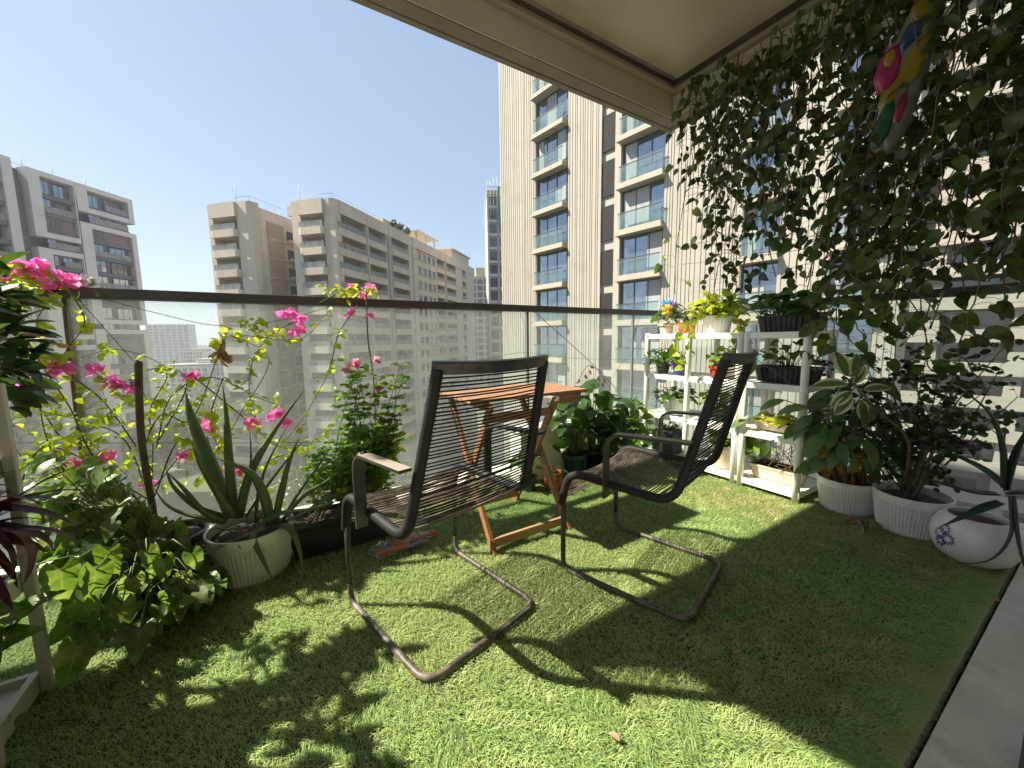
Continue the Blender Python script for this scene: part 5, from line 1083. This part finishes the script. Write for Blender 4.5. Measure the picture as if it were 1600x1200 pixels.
# strings that carry the curtain
for k in range(9):
    Y = 1.90-.24*k; b = MB()
    for s in (-.006, .006): tube(b, [(s*.3, s, .0), (s, s*.5, -.10), (0, 0, -.2-.05*(k % 3))], .0012, 4)
    o = b.build('hanging_string', M['twig']); o.location = (2.862, Y, 2.924); tag(o, 'loop of twine tied to the ceiling trim to carry the pothos curtain', 'string', 'twine loops along the right trim')
for k, (z, sag) in enumerate(((2.62, .06), (2.05, .05), (1.55, .04))):
    b = MB(); tube(b, smooth_path([(0, 0, 0), (.02, -.7, -sag), (0, -1.5, -sag*.5), (0, -2.1, .02)], 24), .0016, 5); o = b.build('support_wire', M['wire']); o.location = (2.72, 1.9, z)
    tag(o, ('upper', 'middle', 'lowest')[k]+' support wire stretched lengthwise through the pothos curtain', 'wire')

# foil bird
c0 = wx(1400, 130, 2.60); t = thing('foil_bird', 'colourful bird shaped foil balloon in pink, yellow, blue and green hanging before the vines', 'balloon', c0)
vd = nrm(c0-CP); ex = nrm(np.cross(vd, (0, 0, 1.))); ex = nrm(ex+.35*A([0, 1., 0])); ez = np.cross(ex, vd*A([1, 1, 0])); ez = nrm(A([0, 0, 1.])); ey_ = ez
sc_ = np.linalg.norm(wx(1400, 20, 2.60)-wx(1400, 240, 2.60))/220
def patch(name, pts, col, th, off=0., rough=.25):
    b = MB(); puffy(b, [((x-1400)*sc_*.72, (130-y)*sc_) for x, y in pts], -vd*off, ex, ey_, th); return b.build(name, pmat('foil_'+name, col, rough, .12, 20, spec=.6), t)
patch('body', [(1466, 36), (1460, 90), (1450, 130), (1438, 172), (1424, 208), (1408, 236), (1386, 242), (1368, 226), (1368, 200), (1380, 170), (1372, 142), (1360, 118), (1368, 86), (1392, 66), (1408, 34), (1424, 12), (1446, 24)], (0.144, 0.144, 0.132), .10)
patch('yellow_flank', [(1456, 62), (1448, 95), (1436, 130), (1418, 146), (1398, 162), (1380, 178), (1373, 158), (1376, 140), (1398, 124), (1410, 98), (1430, 74)], (0.180, 0.132, 0.012), .025, .048)
patch('breast', [(1398, 72), (1406, 95), (1402, 122), (1388, 138), (1370, 141), (1361, 116), (1368, 90), (1382, 76)], (0.252, 0.012, 0.084), .03, .052)
patch('eye_patch', [(1393, 78), (1396, 92), (1387, 103), (1377, 99), (1376, 86), (1384, 78)], (0.252, 0.144, 0.012), .012, .068)
patch('blue_wing', [(1466, 38), (1462, 52), (1434, 66), (1416, 80), (1402, 90), (1396, 76), (1405, 58), (1412, 48), (1440, 46)], (0.009, 0.042, 0.108), .028, .052)
patch('yellow_wing', [(1462, 22), (1455, 38), (1430, 48), (1414, 50), (1411, 30), (1424, 12), (1444, 28)], (0.132, 0.114, 0.012), .025, .05)
patch('tail', [(1400, 150), (1404, 175), (1396, 205), (1380, 224), (1367, 222), (1366, 198), (1378, 172), (1386, 154)], (0.006, 0.066, 0.030), .025, .05)
patch('pink_stripe', [(1420, 140), (1420, 170), (1410, 192), (1400, 190), (1402, 168), (1410, 150)], (0.204, 0.012, 0.042), .014, .055)
b = MB(); tube(b, [(0, 0, .17), (.01, 0, 2.95-c0[2])], .0012, 4); b.build('string', M['twig'], t)

# fallen leaves on the turf
for i, (px, py, lab, mt) in enumerate(((1146, 1022, 'pale dry leaf on the shaded turf in front of the right chair', 'dry'), (1310, 1031, 'curled pale leaf on the shaded turf toward the concrete sill', 'dry'), (1381, 935, 'small dry leaf on the turf in front of the round ceramic pot', 'yellow'), (1130, 957, 'white petal lying beside the base of the right chair', 'dry'), (968, 1160, 'brown leaf scrap on the sunlit turf nearest the camera', 'dry'), (1244, 857, 'small dry leaf on the turf at the edge of the shade by the rack', 'yellow'), (1550, 938, 'yellow dry leaf by the concrete sill under the round ceramic pot', 'yellow'))):
    p = wz(px, py, .022); b = MB(); leaf(b, (0, 0, .003), A([math.cos(i*2.), math.sin(i*2.), .25]), A([0, 0, 1.])+rv(.2), .034, .018, 'ovate', .8, .4); o = b.build('dry_leaf', M[mt]); o.location = tuple(p); tag(o, lab, 'leaf')
b = MB(); p = wz(1435, 890, .02); tube(b, smooth_path([wz(1418, 876, .022)-p, wz(1428, 893, .03)-p, wz(1446, 908, .022)-p], 8), .0015, 5); o = b.build('twig', M['dry']); o.location = tuple(p); tag(o, 'thin pale twig on the turf in front of the second ribbed pot', 'twig')
t = thing('leaf_litter', 'small heap of dry brown leaves between the two ribbed white pots', 'leaf litter', (2.55, .66, .005)); b = MB()
for i in range(26): leaf(b, A([rng.normal()*.035, rng.normal()*.04, .012+.02*rng.random()]), rv()*A([1, 1, .3]), A([0, 0, 1.])+rv(.5), .055, .022, 'lance', 1., .7)
b.build('leaves', M['dry'], t)
